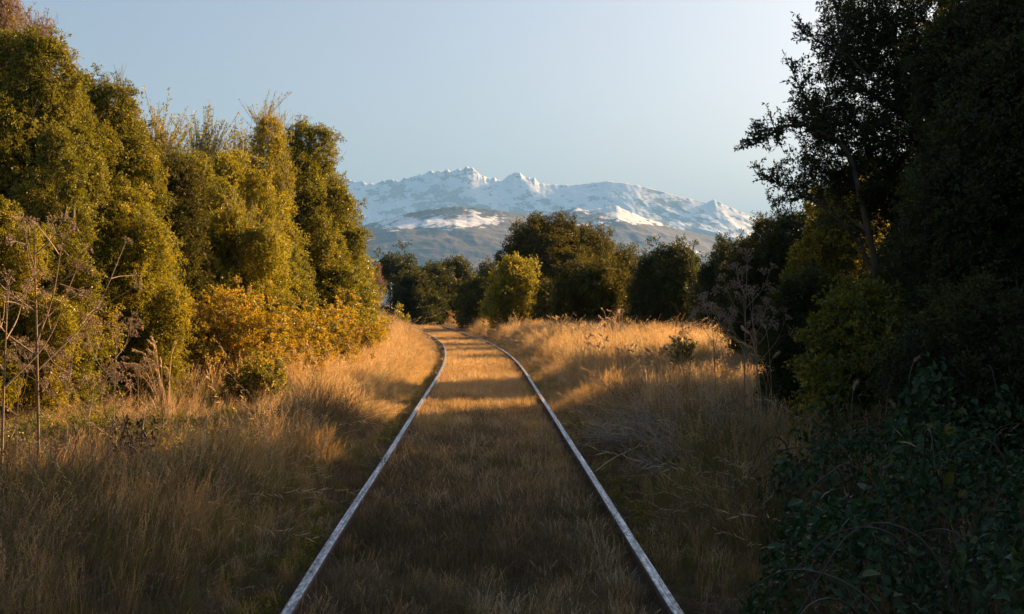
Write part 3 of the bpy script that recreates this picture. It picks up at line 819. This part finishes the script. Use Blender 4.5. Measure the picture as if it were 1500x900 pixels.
def field(u0, u1, d0, d1, per, rng):
    n = int(abs(u1 - u0) * (d1 - d0) * per)
    return rng.uniform(u0, u1, n), rng.uniform(d0, d1, n)

def in_view(X, d, m=.6):
    return (np.abs(X) < (0.395 * d + m))

def grass_patch(name, label, key, bands, hfun, picks, seed, lean=(0, 0), ljit=.15, wide=1.0):
    rng = np.random.default_rng(seed)
    PP, SS, LX, LY = [], [], [], []
    for (u0, u1, d0, d1, per, k) in bands:
        u, d = field(u0, u1, d0, d1, per, rng)
        X = xc(d) + u
        ok = in_view(X, d); u, d, X = u[ok], d[ok], X[ok]
        s, keep = hfun(u, d, X, rng)
        PP.append(np.column_stack([X, d, ground(X, d)])[keep]); SS.append(np.column_stack([s * wide * k, s * wide * k, s * k ** .15])[keep])
        cl = fbm(X * .9 + 9, d * .9 + 2, 3, seed % 50 + 5) - .5
        cl2 = fbm(X * .9 + 59, d * .9 + 32, 3, seed % 50 + 8) - .5
        LX.append((lean[0] + cl * .9 + rng.normal(size=len(X)) * ljit)[keep]); LY.append((lean[1] + cl2 * .7 + rng.normal(size=len(X)) * ljit)[keep])
    P, S, lx, ly = np.vstack(PP), np.vstack(SS), np.concatenate(LX), np.concatenate(LY)
    gn = fbm(P[:, 0] * .55 + 70, P[:, 1] * .35 + 20, 4, seed % 40 + 60)      # patches of greener or paler grass
    r = np.clip(rng.random(len(P)) * .55 + (gn - .25) * .9, 0, .999)
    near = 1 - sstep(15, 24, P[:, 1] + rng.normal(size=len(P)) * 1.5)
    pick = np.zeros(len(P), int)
    for t in (0, 1):                 # near picks darker and greener, far paler: shade and sun put into colour
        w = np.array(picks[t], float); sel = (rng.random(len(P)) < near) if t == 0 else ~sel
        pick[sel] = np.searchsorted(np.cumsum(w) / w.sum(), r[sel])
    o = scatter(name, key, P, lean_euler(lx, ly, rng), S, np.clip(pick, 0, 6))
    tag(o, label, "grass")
    return o

def h_track(u, d, X, rng):
    s = rng.uniform(.10, .17, len(u)) * (.75 + .6 * fbm(X * 1.1, d * .8, 3, 91))
    return s, np.abs(u) < .825
def h_verge(u, d, X, rng):
    a = np.abs(u)
    s = (.15 + .42 * sstep(1.05, 2.1, a)) * rng.uniform(.6, 1.15, len(u)) * (.6 + .8 * fbm(X * .8, d * .6, 3, 92))
    keep = (a > .955 + .10 * rng.random(len(u))) & (rng.random(len(u)) < .35 + .65 * sstep(.95, 1.45, a))
    return s, keep
def h_tall(u, d, X, rng):
    a = np.abs(u)
    s = (.45 + .38 * fbm(X * .6 + 5, d * .5, 3, 93)) * np.where(u > 0, .74, 1.0 - .42 * sstep(2.2, 2.8, -u) * sstep(10, 12, d) * (1 - sstep(19, 21, d))) * rng.uniform(.65, 1.15, len(u)) * (.75 + .25 * sstep(1.7, 3.0, a))
    return s, np.ones(len(u), bool)

def h_low(u, d, X, rng):
    s = rng.uniform(.07, .15, len(u)) * (.6 + .8 * fbm(X * 1.4, d * 1.1, 3, 95))
    return s, np.abs(u) > .955

# order of sources: short = dry, dry, dry, pale, green, dry ; tall = dry, dry, pale, green, dry, pale
B = lambda u0, u1, den: [(u0, u1, 4.2, 12, den, 1.0), (u0, u1, 12, 26, den * .62, 1.15), (u0, u1, 26, 55, den * .30, 1.5), (u0, u1, 55, 130, den * .10, 2.2)]
weeds()
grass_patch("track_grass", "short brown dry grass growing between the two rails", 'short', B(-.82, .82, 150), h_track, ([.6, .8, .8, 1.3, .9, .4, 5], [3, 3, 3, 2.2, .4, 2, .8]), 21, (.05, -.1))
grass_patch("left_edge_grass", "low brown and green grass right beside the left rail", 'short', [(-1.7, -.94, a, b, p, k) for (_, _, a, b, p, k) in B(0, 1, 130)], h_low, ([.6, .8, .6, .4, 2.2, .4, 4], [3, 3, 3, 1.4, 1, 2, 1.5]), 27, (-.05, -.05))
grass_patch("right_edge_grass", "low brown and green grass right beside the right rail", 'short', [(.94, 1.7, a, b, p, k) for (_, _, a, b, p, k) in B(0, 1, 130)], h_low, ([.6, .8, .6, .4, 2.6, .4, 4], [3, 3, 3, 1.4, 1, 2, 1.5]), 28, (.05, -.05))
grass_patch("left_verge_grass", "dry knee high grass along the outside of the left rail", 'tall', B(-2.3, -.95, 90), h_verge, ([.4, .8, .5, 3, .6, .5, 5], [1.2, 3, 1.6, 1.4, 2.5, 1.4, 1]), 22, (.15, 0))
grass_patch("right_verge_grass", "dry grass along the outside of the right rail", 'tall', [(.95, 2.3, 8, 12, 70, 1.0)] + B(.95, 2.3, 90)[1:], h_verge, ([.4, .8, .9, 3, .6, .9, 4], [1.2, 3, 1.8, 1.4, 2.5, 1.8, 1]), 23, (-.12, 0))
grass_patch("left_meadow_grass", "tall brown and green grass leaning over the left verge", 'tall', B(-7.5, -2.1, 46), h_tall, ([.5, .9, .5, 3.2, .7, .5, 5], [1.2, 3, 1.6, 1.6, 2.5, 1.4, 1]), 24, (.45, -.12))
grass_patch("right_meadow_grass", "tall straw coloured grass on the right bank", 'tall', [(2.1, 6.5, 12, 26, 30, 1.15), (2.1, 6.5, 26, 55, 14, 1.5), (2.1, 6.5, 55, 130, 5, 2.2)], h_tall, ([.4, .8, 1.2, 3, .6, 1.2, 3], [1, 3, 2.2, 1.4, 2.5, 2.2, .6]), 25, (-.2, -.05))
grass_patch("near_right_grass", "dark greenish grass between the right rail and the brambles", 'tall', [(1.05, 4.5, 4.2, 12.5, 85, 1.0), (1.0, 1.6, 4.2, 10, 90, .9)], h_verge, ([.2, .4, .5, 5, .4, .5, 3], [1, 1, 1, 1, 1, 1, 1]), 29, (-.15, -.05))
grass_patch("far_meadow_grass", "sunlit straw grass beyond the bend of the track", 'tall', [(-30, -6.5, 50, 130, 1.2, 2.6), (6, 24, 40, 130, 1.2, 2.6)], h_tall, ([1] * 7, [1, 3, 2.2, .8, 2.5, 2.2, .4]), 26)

#@@PLANTS
def P3(x, y, d):
    return np.array([px(x, d), d, pz(y, d)])

def curve(pts, n=12):
    """smooth polyline through control points"""
    P = np.asarray(pts, float); m = len(P)
    Q = np.vstack([2 * P[0] - P[1], P, 2 * P[-1] - P[-2]])
    out = []
    for i in range(m - 1):
        p0, p1, p2, p3 = Q[i:i + 4]
        for t in np.linspace(0, 1, n, endpoint=False):
            out.append(.5 * ((2 * p1) + (-p0 + p2) * t + (2 * p0 - 5 * p1 + 4 * p2 - p3) * t * t + (-p0 + 3 * p1 - 3 * p2 + p3) * t ** 3))
    out.append(P[-1])
    return np.array(out)

def overhanging_tree():
    rng = np.random.default_rng(404)
    d0 = 13.0; X0 = px(1335, d0); z0 = float(ground(X0, d0))
    e = empty("small_leaved_tree", (X0, d0, z0), "small leaved tree whose thin branches reach left into the open sky", "tree", GR)
    O = np.array([X0, d0, z0])
    limbs = [
        ([(1335, 700, 13), (1322, 560, 13), (1300, 450, 13), (1275, 340, 12.9), (1245, 225, 12.7), (1208, 196, 12.6), (1168, 181, 12.5), (1135, 193, 12.4), (1104, 211, 12.3)], .060, 1.0),
        ([(1322, 560, 13), (1350, 400, 13.2), (1388, 270, 13.3), (1378, 205, 13.2), (1320, 158, 13), (1258, 122, 12.9), (1235, 60, 12.8), (1225, -5, 12.7), (1220, -60, 12.6)], .050, 1.0),
        ([(1388, 270, 13.3), (1405, 180, 13.4), (1352, 100, 13.3), (1300, 30, 13.2), (1275, -60, 13.1)], .036, 1.0),
        ([(1290, 410, 12.95), (1245, 335, 12.8), (1195, 296, 12.6), (1150, 268, 12.5), (1122, 262, 12.4)], .028, .9),
        ([(1345, 410, 13.2), (1285, 280, 13.1), (1228, 205, 13.0), (1190, 150, 12.9), (1160, 100, 12.8)], .030, .9),
        ([(1320, 158, 13), (1262, 96, 12.8), (1215, 66, 12.6), (1180, 48, 12.5)], .022, .9),
        ([(1405, 180, 13.4), (1440, 60, 13.5), (1455, -70, 13.5)], .030, 1.0),
        ([(1275, 340, 12.9), (1222, 300, 13.3), (1170, 282, 13.5), (1135, 300, 13.6)], .020, .8),
        ([(1258, 122, 12.9), (1240, 60, 13.1), (1250, 5, 13.2), (1240, -60, 13.3)], .018, .9)]
    tg, lg = Geo(), Geo()
    LP, LD = [], []
    def twig(p, d, L, depth):
        k = 5
        pts = [p]; v = norm(d[None])[0]
        for i in range(k):
            v = norm((v + rng.normal(size=3) * .20 + np.array([0, 0, .05]))[None])[0]
            pts.append(pts[-1] + v * L / k)
        pts = np.array(pts)
        tube(tg, pts, np.linspace(.0055 if depth == 0 else .0028, .0012, k + 1), 3, rng.random(), 0)
        n = int(L * 84)
        t = rng.uniform(.12, 1.0, n) * k
        i = np.minimum(t.astype(int), k - 1); f = (t - i)[:, None]
        LP.append(pts[i] * (1 - f) + pts[i + 1] * f); LD.append(norm(pts[i + 1] - pts[i]) * .6 + rng.normal(size=(n, 3)) * .6)
        if depth < 1:
            for j in range(int(2 + L * 7)):
                q = rng.uniform(.2, .95) * k; a = min(int(q), k - 1)
                dd = norm((pts[a + 1] - pts[a])[None])[0] + rng.normal(size=3) * .75
                twig(pts[a] + (pts[a + 1] - pts[a]) * (q - a), dd, L * rng.uniform(.3, .55), depth + 1)
    for (cp, r, dn) in limbs:
        c = curve([P3(*p) for p in cp], 7) - O
        c = c + (fbm(np.arange(len(c)) * .5, np.arange(len(c)) * 0 + rng.random() * 9, 3, 5)[:, None] - .5) * .05
        m = Geo(); rr = r * (1 - .88 * np.linspace(0, 1, len(c)) ** .8)
        tube(m, c, rr * .8, 7)
        obj("limb", m.build("limb", M['bark'], True), e)
        L = np.linalg.norm(np.diff(c, axis=0), axis=1).sum()
        for j in range(int(L * 22 * dn)):
            t = rng.uniform(.32, 1.0) ** .8 * (len(c) - 1.001); a = int(t)
            p = c[a] + (c[a + 1] - c[a]) * (t - a)
            tan = norm((c[a + 1] - c[a])[None])[0]
            dd = tan * .8 + norm(rng.normal(size=(1, 3)))[0] * .9 + np.array([0, 0, .25])
            twig(p, dd, rng.uniform(.12, .36) * (1.05 - .45 * t / len(c)), 0)
    LP, LD = np.vstack(LP), np.vstack(LD); n = len(LP)
    leaves(lg, LP, LD, rng.normal(size=(n, 3)) + np.array([0, 0, .4]), rng.uniform(.022, .042, n), rng.uniform(.011, .018, n), rng.random(n), 0)
    obj("twigs", tg.build("twigs", M['darkstem']), e)['kind'] = 'stuff'
    o = obj("leaves", lg.build("leaves", M['dark']), e); o['kind'] = 'stuff'
    # denser sprays towards the heart of the crown
    blobs = [(1300, 255, 13.2, .42), (1345, 150, 13.3, .5), (1275, 190, 13.1, .32), (1305, 60, 13.3, .46), (1385, 240, 13.6, .5),
             (1400, 90, 13.6, .6), (1250, 75, 13.1, .26), (1235, 150, 13.0, .22), (1400, 380, 13.6, .55), (1360, -30, 13.5, .6), (1185, 235, 12.9, .15), (1215, 245, 13, .2), (1180, 150, 12.8, .12), (1215, 190, 12.9, .2), (1255, 20, 13.1, .24), (1225, 100, 13, .16), (1280, 290, 13.2, .36)]
    P = []
    for (x, y, d, r) in blobs:
        k = int(150 * r * r / .2)
        P.append(P3(x, y, d) - O + rng.normal(size=(k, 3)) * r * np.array([.55, .55, .55]))
    P = np.vstack(P)
    scatter("crown", 'dark', P, aim_euler(rng.normal(size=P.shape) + np.array([0, 0, .6]), rng), rng.uniform(.09, .16, len(P)), rng.integers(0, 5, len(P)), e)
overhanging_tree()

# ---- brambles
def bramble_leaf(seed):
    rng = np.random.default_rng(seed); g = Geo()
    n = 5; y = np.array([0, .22, .5, .78, 1.0]); w = np.array([.02, .30, .36, .24, 0.0]) * rng.uniform(.9, 1.1)
    dz = -.22 * y ** 2 * rng.uniform(.4, 1.5)
    mid = np.column_stack([np.zeros(n), y, dz]); 
    up = .14 * rng.uniform(.5, 1.4)
    Lf = np.column_stack([-w, y - .04, dz + up * w / .36 * .5 + rng.normal(size=n) * .012]); Rt = np.column_stack([w, y - .04, dz + up * w / .36 * .5 + rng.normal(size=n) * .012])
    V = np.vstack([mid, Lf, Rt]); q = []
    for i in range(n - 1):
        q += [[i, i + 1, n + i + 1, n + i], [i, 2 * n + i, 2 * n + i + 1, i + 1]]
    g.add(V, None, q, rng.random())
    return g.build("bramble_leaf", [M['bramble']])
BL = [bramble_leaf(i) for i in range(14)]

def bramble(label, u0, u1, d0, d1, hmax, nleaf, nstuff, ncane, seed):
    rng = np.random.default_rng(seed)
    cx, cyy = (u0 + u1) / 2, (d0 + d1) / 2
    e = empty("bramble_bush", (cx, cyy, float(ground(cx, cyy))), label, "bush", "bramble bushes beside the track")
    O = np.array(e.location)
    def surf(x, y):
        a = (x - cx) / ((u1 - u0) / 2); b = (y - cyy) / ((d1 - d0) / 2)
        r = np.clip(1 - (np.abs(a) ** 2.4 + np.abs(b) ** 2.4), 0, 1)
        return r ** .55 * hmax * (.15 + 1.7 * fbm(x * 2.1 + seed, y * 2.1, 4, 31))
    def pts(n, deep):
        x, y = rng.uniform(u0, u1, n * 2), rng.uniform(d0, d1, n * 2)
        h = surf(x, y); ok = h > .06; x, y, h = x[ok][:n], y[ok][:n], h[ok][:n]
        ep = .05
        gxn = -(surf(x + ep, y) - surf(x - ep, y)) / (2 * ep); gyn = -(surf(x, y + ep) - surf(x, y - ep)) / (2 * ep)
        N = norm(np.column_stack([gxn, gyn, np.ones(len(x))]))
        z = ground(x, y) + np.maximum(.03, h - np.abs(rng.normal(size=len(x))) * deep)
        return np.column_stack([x, y, z]) - O, N
    P, N = pts(nleaf, .03)
    N = norm(N + rng.normal(size=N.shape) * .6 + np.array([0, -.2, 0]))
    D = norm(np.cross(N, rnd_dirs(len(N), rng)) + np.array([0, -.3, -.35])); Xx = norm(np.cross(D, N)); Zz = np.cross(Xx, D)
    E = basis_euler(Xx, D, Zz)
    for i in range(len(P)):
        o = bpy.data.objects.new("leaf", BL[i % len(BL)]); C.objects.link(o); o.parent = e
        o.location = P[i]; o.rotation_euler = E[i]; o.scale = (rng.uniform(.045, .085),) * 3
    P, N = pts(nstuff, .12)
    N = norm(N + rng.normal(size=N.shape) * .6); D = norm(np.cross(N, rnd_dirs(len(N), rng)) + np.array([0, 0, -.3]))
    g = Geo(); L = rng.uniform(.025, .065, len(P))
    leaves(g, P, D, N, L, L * .62, rng.random(len(P)), 0, .12)
    obj("foliage", g.build("foliage", M['bramble']), e)['kind'] = 'stuff'
    for k in range(ncane):
        x, y = rng.uniform(u0 + .1, u1), rng.uniform(d0, d1)
        az = rng.uniform(0, 6.28) if k % 3 else rng.uniform(2.5, 3.9)
        L = rng.uniform(.35, .8); h = float(surf(np.array([x]), np.array([y]))[0]); z = float(ground(x, y))
        dx, dy = math.cos(az) * L, math.sin(az) * L
        c = curve([(x, y, z), (x + dx * .25, y + dy * .25, z + h * .8 + .12), (x + dx * .65, y + dy * .65, z + h + .16 * rng.random()), (x + dx, y + dy, z + h * rng.uniform(.5, .9))], 5) - O
        m = Geo(); tube(m, c, np.linspace(.006, .0022, len(c)), 5, rng.random())
        obj("cane", m.build("cane", M['darkstem'], True), e)
bramble("dark green bramble bush with broad leaves filling the bottom right corner", 1.10, 3.6, 4.2, 7.4, .74, 200, 9500, 24, 7)
bramble("darker bramble bush with bare arching canes, farther along beside the tall grass", 1.60, 3.8, 7.0, 9.6, .95, 95, 6500, 20, 8)

# ---- tall dead umbel plants
def seed_head(seed):
    rng = np.random.default_rng(seed); g = Geo()
    n = 11
    az = np.arange(n) * 2.4; r = np.sqrt((np.arange(n) + .5) / n) * .05
    for i in range(n):
        t = np.array([r[i] * math.cos(az[i]), r[i] * math.sin(az[i]), .055 - r[i] * .35 + rng.normal() * .004])
        tube(g, [(0, 0, 0), t * .55 + (0, 0, .004), t], .0011, 3, rng.random())
        k = 5
        leaves(g, np.repeat(t[None], k, 0), rnd_dirs(k, rng) + np.array([0, 0, .8]), rnd_dirs(k, rng), .016, .007, rng.random(k))
    return g.build("seed_head", [M['stem']])
SH = [seed_head(i) for i in range(4)]

def umbel_plant(label, xpx, d, ytop, seed, nb=7, spread=.5, group="dead umbel plants in the verge", name="dead_umbel_plant", rs=.008, top=.55):
    rng = np.random.default_rng(seed)
    X = px(xpx, d); z = float(ground(X, d)); H = pz(ytop, d) - z
    e = empty(name, (X, d, z), label, "plant", group)
    lean = rng.normal(size=2) * .05 * H
    st = curve([(0, 0, -.05), (lean[0] * .3, lean[1] * .3, H * .4), (lean[0] * .6, lean[1] * .6, H * .75), (lean[0], lean[1], H)], 5)
    g = Geo(); tube(g, st, np.linspace(rs, rs * .3, len(st)), 6, .5)
    obj("stem", g.build("stem", M['stem'], True), e)
    ends = [(st[-1], np.array([0, 0, 1.0]))]
    for b in range(nb):
        t = top + (1 - top) * (b + .3) / nb * .9; a = b * 2.4 + rng.uniform(0, .8)
        p = np.array([np.interp(t * H, st[:, 2], st[:, 0]), np.interp(t * H, st[:, 2], st[:, 1]), t * H])
        L = spread * H * (1.15 - t) * rng.uniform(.7, 1.2) + .08
        q = p + np.array([math.cos(a) * L * .75, math.sin(a) * L * .75, L * rng.uniform(.75, 1.15)])
        c = curve([p, (p + q) / 2 + np.array([math.cos(a), math.sin(a), -.5]) * L * .10, q], 4)
        g = Geo(); tube(g, c, np.linspace(rs * .5, rs * .2, len(c)), 4, rng.random())
        ends.append((q, q - p))
        for j in range(rng.integers(2, 4)):
            s_ = c[rng.integers(3, len(c) - 1)]
            w = s_ + norm((q - p + rng.normal(size=3) * L * .8)[None])[0] * L * rng.uniform(.28, .5)
            tube(g, [s_, (s_ + w) / 2 + rng.normal(size=3) * .01, w], [rs * .3, rs * .22, rs * .15], 3, rng.random()); ends.append((w, w - s_))
        obj("branch", g.build("branch", M['stem'], True), e)
    for i, (p, v) in enumerate(ends):
        o = bpy.data.objects.new("seed_head", SH[i % 4]); C.objects.link(o); o.parent = e; o.location = p
        o.rotation_euler = Vector(v).to_track_quat('Z', 'Y').to_euler(); o.scale = (rng.uniform(.8, 1.35),) * 3
UM = [("tallest dead umbel plant, straight stem before the left bushes", 62, 11.4, 338, 9, .55, .016, .45), ("dead umbel plant cut by the left edge of the picture", 6, 11.0, 420, 6, .5, .014, .5),
      ("dead umbel plant with spreading heads before the dark right trees", 1090, 13.6, 398, 8, .45, .008, .5), ("lower dead umbel plant left of the spreading one on the right", 1052, 14.4, 452, 7, .5, .007, .45),
      ("dead umbel plant standing right of the spreading one, few heads", 1118, 13.2, 432, 5, .4, .007, .55),
      ("short dead umbel plant just right of the tallest on the left", 100, 12.2, 505, 6, .5, .006, .4), ("dead umbel plant with upright twin tips, midway to the lit grass plume", 168, 13.0, 470, 6, .4, .006, .5),
      ("short pale dead umbel plant below the shaded yellow bush", 135, 11.6, 560, 6, .6, .006, .35), ("low dead umbel plant beside the dark dock stalks", 205, 13.8, 548, 6, .5, .005, .4),
      ("low dead umbel plant at the left edge below the tall ones", 28, 12.6, 520, 7, .6, .006, .4)]
for i, (lb, x_, d_, yt, nb, sp, rs, tp) in enumerate(UM):
    umbel_plant(lb, x_, d_, yt, 600 + i, nb, sp, rs=rs, top=tp)

# ---- plume grasses
def plume_grass(label, xpx, d, specs, seed, m='dry', base=.10, group="plume grass clumps", thick=.5):
    rng = np.random.default_rng(seed)
    X = px(xpx, d); z = float(ground(X, d))
    e = empty("plume_grass", (X, d, z), label, "grass clump", group)
    for (dx, H, ln) in specs:
        b = np.array([dx * .4 + rng.normal() * base * .4, rng.normal() * base * .6, -.04]); dy = rng.normal() * .08
        c = curve([b, b + np.array([ln * .12, dy * .3, H * .5]), b + np.array([ln * .5, dy * .7, H * .88]), b + np.array([ln, dy, H * (1.0 - .12 * abs(ln))])], 5)
        g = Geo(); tube(g, c, np.linspace(.009, .0035, len(c)) * thick, 4, rng.random())
        o = obj("stalk", g.build("stalk", [M[m]], True), e)
        g = Geo(); k = int(30 + 40 * thick); t = rng.uniform(.66 if thick > .6 else .78, 1, k) * (len(c) - 1.001); a = t.astype(int)
        P = c[a] + (c[a + 1] - c[a]) * (t - a)[:, None]
        leaves(g, P, norm(c[a + 1] - c[a]) + rng.normal(size=(k, 3)) * .20, rng.normal(size=(k, 3)), rng.uniform(.03, .06, k), .015 * thick, rng.uniform(.5, 1, k))
        obj("plume", g.build("plume", [M[m]]), o)
    g = Geo(); blades(g, 120, base * 1.6, .55, .006, .5, rng)
    obj("leaf_blades", g.build("leaf_blades", [M[m]]), e)['kind'] = 'stuff'
plume_grass("sunlit golden plume grass clump standing out before the shaded left bushes", 240, 17.4,
            [(-.1, 1.0, -.30), (-.06, .86, -.42), (0, 1.08, -.12), (.05, .98, -.18), (.12, 1.12, -.10), (.16, 1.05, .06), (.05, .8, -.28), (-.05, .7, -.38), (.1, .75, -.08), (.02, .9, -.22), (.14, .85, -.03)], 31, 'pale', thick=.85)
plume_grass("pale plume grass bending left on the right bank before the dark trees", 1118, 13.4,
            [(-.1, 1.15, -.25), (-.05, 1.25, -.18), (0, 1.2, -.3), (.05, 1.3, -.12), (.1, 1.1, -.22), (.08, 1.0, .12), (-.12, .9, -.3), (0, 1.0, -.2), (.12, 1.2, -.05)], 32, 'pale', .14)
plume_grass("greyish plume grass arching left, near the round bush on the right bank", 1010, 16.5,
            [(-.1, 1.0, -.3), (-.05, 1.05, -.24), (0, 1.15, -.2), (.05, 1.0, -.16), (.1, .9, -.25), (-.1, .8, -.32), (.06, .95, -.1)], 33, 'pale', .15)
plume_grass("few tall plume stems standing in the shade above the brambles", 1300, 9.6,
            [(-.1, .95, .1), (0, 1.05, .05), (.2, 1.15, .16), (-.25, .9, .05), (.1, .8, -.1)], 34, 'pale', .22)

rng = np.random.default_rng(77)
for i, (x_, d_, h_) in enumerate([(962, 20.5, .80), (918, 23.0, .78), (880, 27.0, .80), (852, 32.0, .85), (820, 39.0, .95), (905, 33.5, .95)]):
    plume_grass(["sunlit straw clump nearest the grey dead twigs on the right bank", "straw clump second nearest the grey twigs on the right bank", "feathery straw clump half way along the sunlit right bank",
                 "feathery straw clump above the inside of the bend, beside the right rail", "farthest feathery straw clump where the right rail starts to bend", "straw clump in front of the round half lit bush"][i], x_, d_,
                [(rng.uniform(-.35, .35), h_ * rng.uniform(.75, 1.1), rng.uniform(-.3, .1)) for k in range(16)], 50 + i, 'pale', .30, "feathery straw clumps on the right bank")

# ---- grey dead brushwood in the verge
def brushwood(label, xpx, d, H, Rr, n, seed, m='stem'):
    rng = np.random.default_rng(seed); X = px(xpx, d); z = float(ground(X, d))
    g = Geo()
    for i in range(n):
        a = rng.uniform(0, 6.28); r = Rr * math.sqrt(rng.random()) * .6
        p = np.array([r * math.cos(a), r * math.sin(a), 0]); v = np.array([math.cos(a) * .6 + rng.normal() * .5, math.sin(a) * .6 + rng.normal() * .5, rng.uniform(.5, 1.3)])
        L = H * rng.uniform(.6, 1.25); w = []
        for k in range(6):
            w.append(p.copy()); v = v + rng.normal(size=3) * .28 - np.array([0, 0, .16]); p = p + norm(v[None])[0] * L / 6; p[2] = max(p[2], .01)
        tube(g, w, np.linspace(.0045, .0012, 6), 3, rng.random())
        for j in range(5):
            k = rng.integers(2, 6); q = w[k] + rng.normal(size=3) * .07 * np.array([1, 1, .8]) + np.array([0, 0, .04])
            tube(g, [w[k], (w[k] + q) / 2 + rng.normal(size=3) * .012, q], [.0018, .0014, .0008], 3, rng.random())
    o = obj("dead_brushwood", g.build("dead_brushwood", [M[m]]), None, (X, d, z))
    return tag(o, label, "dead plant", "dead brushwood tangles")
brushwood("grey tangle of dead twigs around the foot of the tallest dead umbel plant", 70, 11.6, .75, .9, 80, 1)
brushwood("grey tangle of dead twigs left of the golden plume clump", 150, 12.6, .7, .9, 80, 2)
brushwood("pale wispy dead twigs in the grass right of the golden plume clump", 335, 13.2, .45, .6, 110, 3, 'palestem')
brushwood("pale grey dead twigs on the right bank below the lit grass", 985, 14.4, .85, .9, 190, 4, 'palestem')
brushwood("dead twigs leaning over the right verge nearer the brambles", 1055, 12.0, .8, .8, 130, 5, 'palestem')
brushwood("brown dead weeds in front of the shaded left bushes", 255, 16.0, .7, .9, 80, 6)

def bar(name, label, cat, pts, r, m, group=None):
    P = curve(pts, 4); o_ = P[0].copy(); g = Geo(); tube(g, P - o_, np.linspace(r, r * .45, len(P)), 6)
    tag(obj(name, g.build(name, [m], True), None, tuple(o_)), label, cat, group)
bar("fallen_stick", "bleached thin stick lying in the grass beside the right rail", "stick", [P3(872, 692, 12.2), P3(893, 676, 12.5), P3(908, 667, 12.9), P3(935, 655, 13.2)], .010, M['stem'])
rng = np.random.default_rng(9)
for i in range(7):      # dark dock stalks
    d_ = 12.0 + rng.uniform(-.6, .8); x_ = px([184, 190, 197, 205, 214, 226, 171][i], d_); z = float(ground(x_, d_)); h = rng.uniform(.40, .62)
    g = Geo(); tube(g, curve([(0, 0, -.03), (rng.normal() * .02, 0, h * .5), (rng.normal() * .05, 0, h)], 4), [.005] * 9, 5)
    k = 40; t = rng.uniform(.45, 1, k)
    leaves(g, np.column_stack([rng.normal(size=k) * .012, rng.normal(size=k) * .012, h * t]), rng.normal(size=(k, 3)) * .5 + np.array([0, 0, 1]), rng.normal(size=(k, 3)), .04, .02, rng.random(k))
    o = obj("dock_stalk", g.build("dock_stalk", [M['darkstem']]), None, (x_, d_, z))
    tag(o, ["dark dock stalk second from left in the shaded left grass", "dark dock stalk third from left in the shaded left grass", "dark dock stalk in the middle of seven in the left grass",
       "dark dock stalk third from right in the left grass", "dark dock stalk second from right in the left grass", "rightmost dark dock stalk below the golden plume clump", "leftmost dark dock stalk in the shaded left grass"][i], "plant", "dark dock stalks in the left grass")
for i, (x_, yt) in enumerate([(897, 470), (902, 459), (908, 461), (912, 455), (918, 478), (886, 478), (998, 488), (1003, 494), (988, 495)]):
    d_ = 40.0 if i < 6 else 33.0
    X = px(x_, d_); z = float(ground(X, d_)); h = pz(yt, d_) - z
    e = empty("thistle_stalk", (X, d_, z), ["thistle stalk second from left in the far cluster, on the sunlit right bank", "tall thistle stalk third from left in the far cluster", "tall thistle stalk second from right in the far cluster",
       "tallest thistle stalk of the far cluster on the sunlit right bank", "rightmost thistle stalk of the far cluster, shorter than its neighbours", "leftmost short thistle stalk of the far cluster",
       "tallest thistle stalk of the near trio before the dark spiky tree", "rightmost thistle stalk of the near trio before the dark spiky tree", "leftmost thistle stalk of the near trio before the dark spiky tree"][i], "plant", "dry thistle stalks on the right bank")
    g = Geo(); tube(g, curve([(rng.normal() * .1, 0, -.02), (0, 0, h * .6), (0, 0, h)], 4), .012, 5, .5)
    obj("stem", g.build("stem", [M['stem']], True), e)
    g = Geo(); k = 60; dd = rnd_dirs(k, rng); leaves(g, np.array([[0, 0, h]]) + dd * .02, dd, rnd_dirs(k, rng), .05, .03, rng.random(k))
    obj("seed_head", g.build("seed_head", [M['stem']]), e)

# ---- far details
d_ = 118.0; X = px(572.5, d_); z = float(ground(X, d_))
e = empty("utility_pole", (X, d_, z), "grey utility pole with a crossarm below the far dark pine", "pole")
g = Geo(); tube(g, [(0, 0, -.3), (0, 0, pz(414, d_) - z)], [.13, .09], 8); obj("post", g.build("post", [M['pole']], True), e)
g = Geo(); tube(g, [(-.75, 0, pz(416.5, d_) - z), (.75, 0, pz(416.5, d_) - z)], .06, 4); obj("crossarm", g.build("crossarm", [M['pole']]), e)
for a in (-.6, .6):
    g = Geo(); tube(g, [(a, 0, pz(416.5, d_) - z), (a, 0, pz(415, d_) - z)], .05, 6); obj("insulator", g.build("insulator", [M['pole']]), e)
for a in (-.6, .6):
    p = np.array([X + a, d_, pz(415, d_)])
    bar("power_cable", "thin dark cable running left from the far utility pole" if a < 0 else "thin dark cable leaving the right end of the far crossarm", "cable",
        [p, p + np.array([-14, 4, -.6]), p + np.array([-30, 9, 0])], .02, M['wire'])
d_ = 6800.0; X = px(892.5, d_)
e = empty("radio_mast", (X, d_ - 30, pz(305, d_)), "thin pale radio mast on top of the ridged snowy hill", "mast")
g = Geo(); tube(g, [(0, 0, -30), (0, 0, 22)], [2.4, 1.2], 6); obj("mast_shaft", g.build("mast_shaft", [M['mast']]), e)
g = Geo(); tube(g, [(-4, 0, 12), (4, 0, 12)], 1.2, 6); obj("antenna", g.build("antenna", [M['mast']]), e)
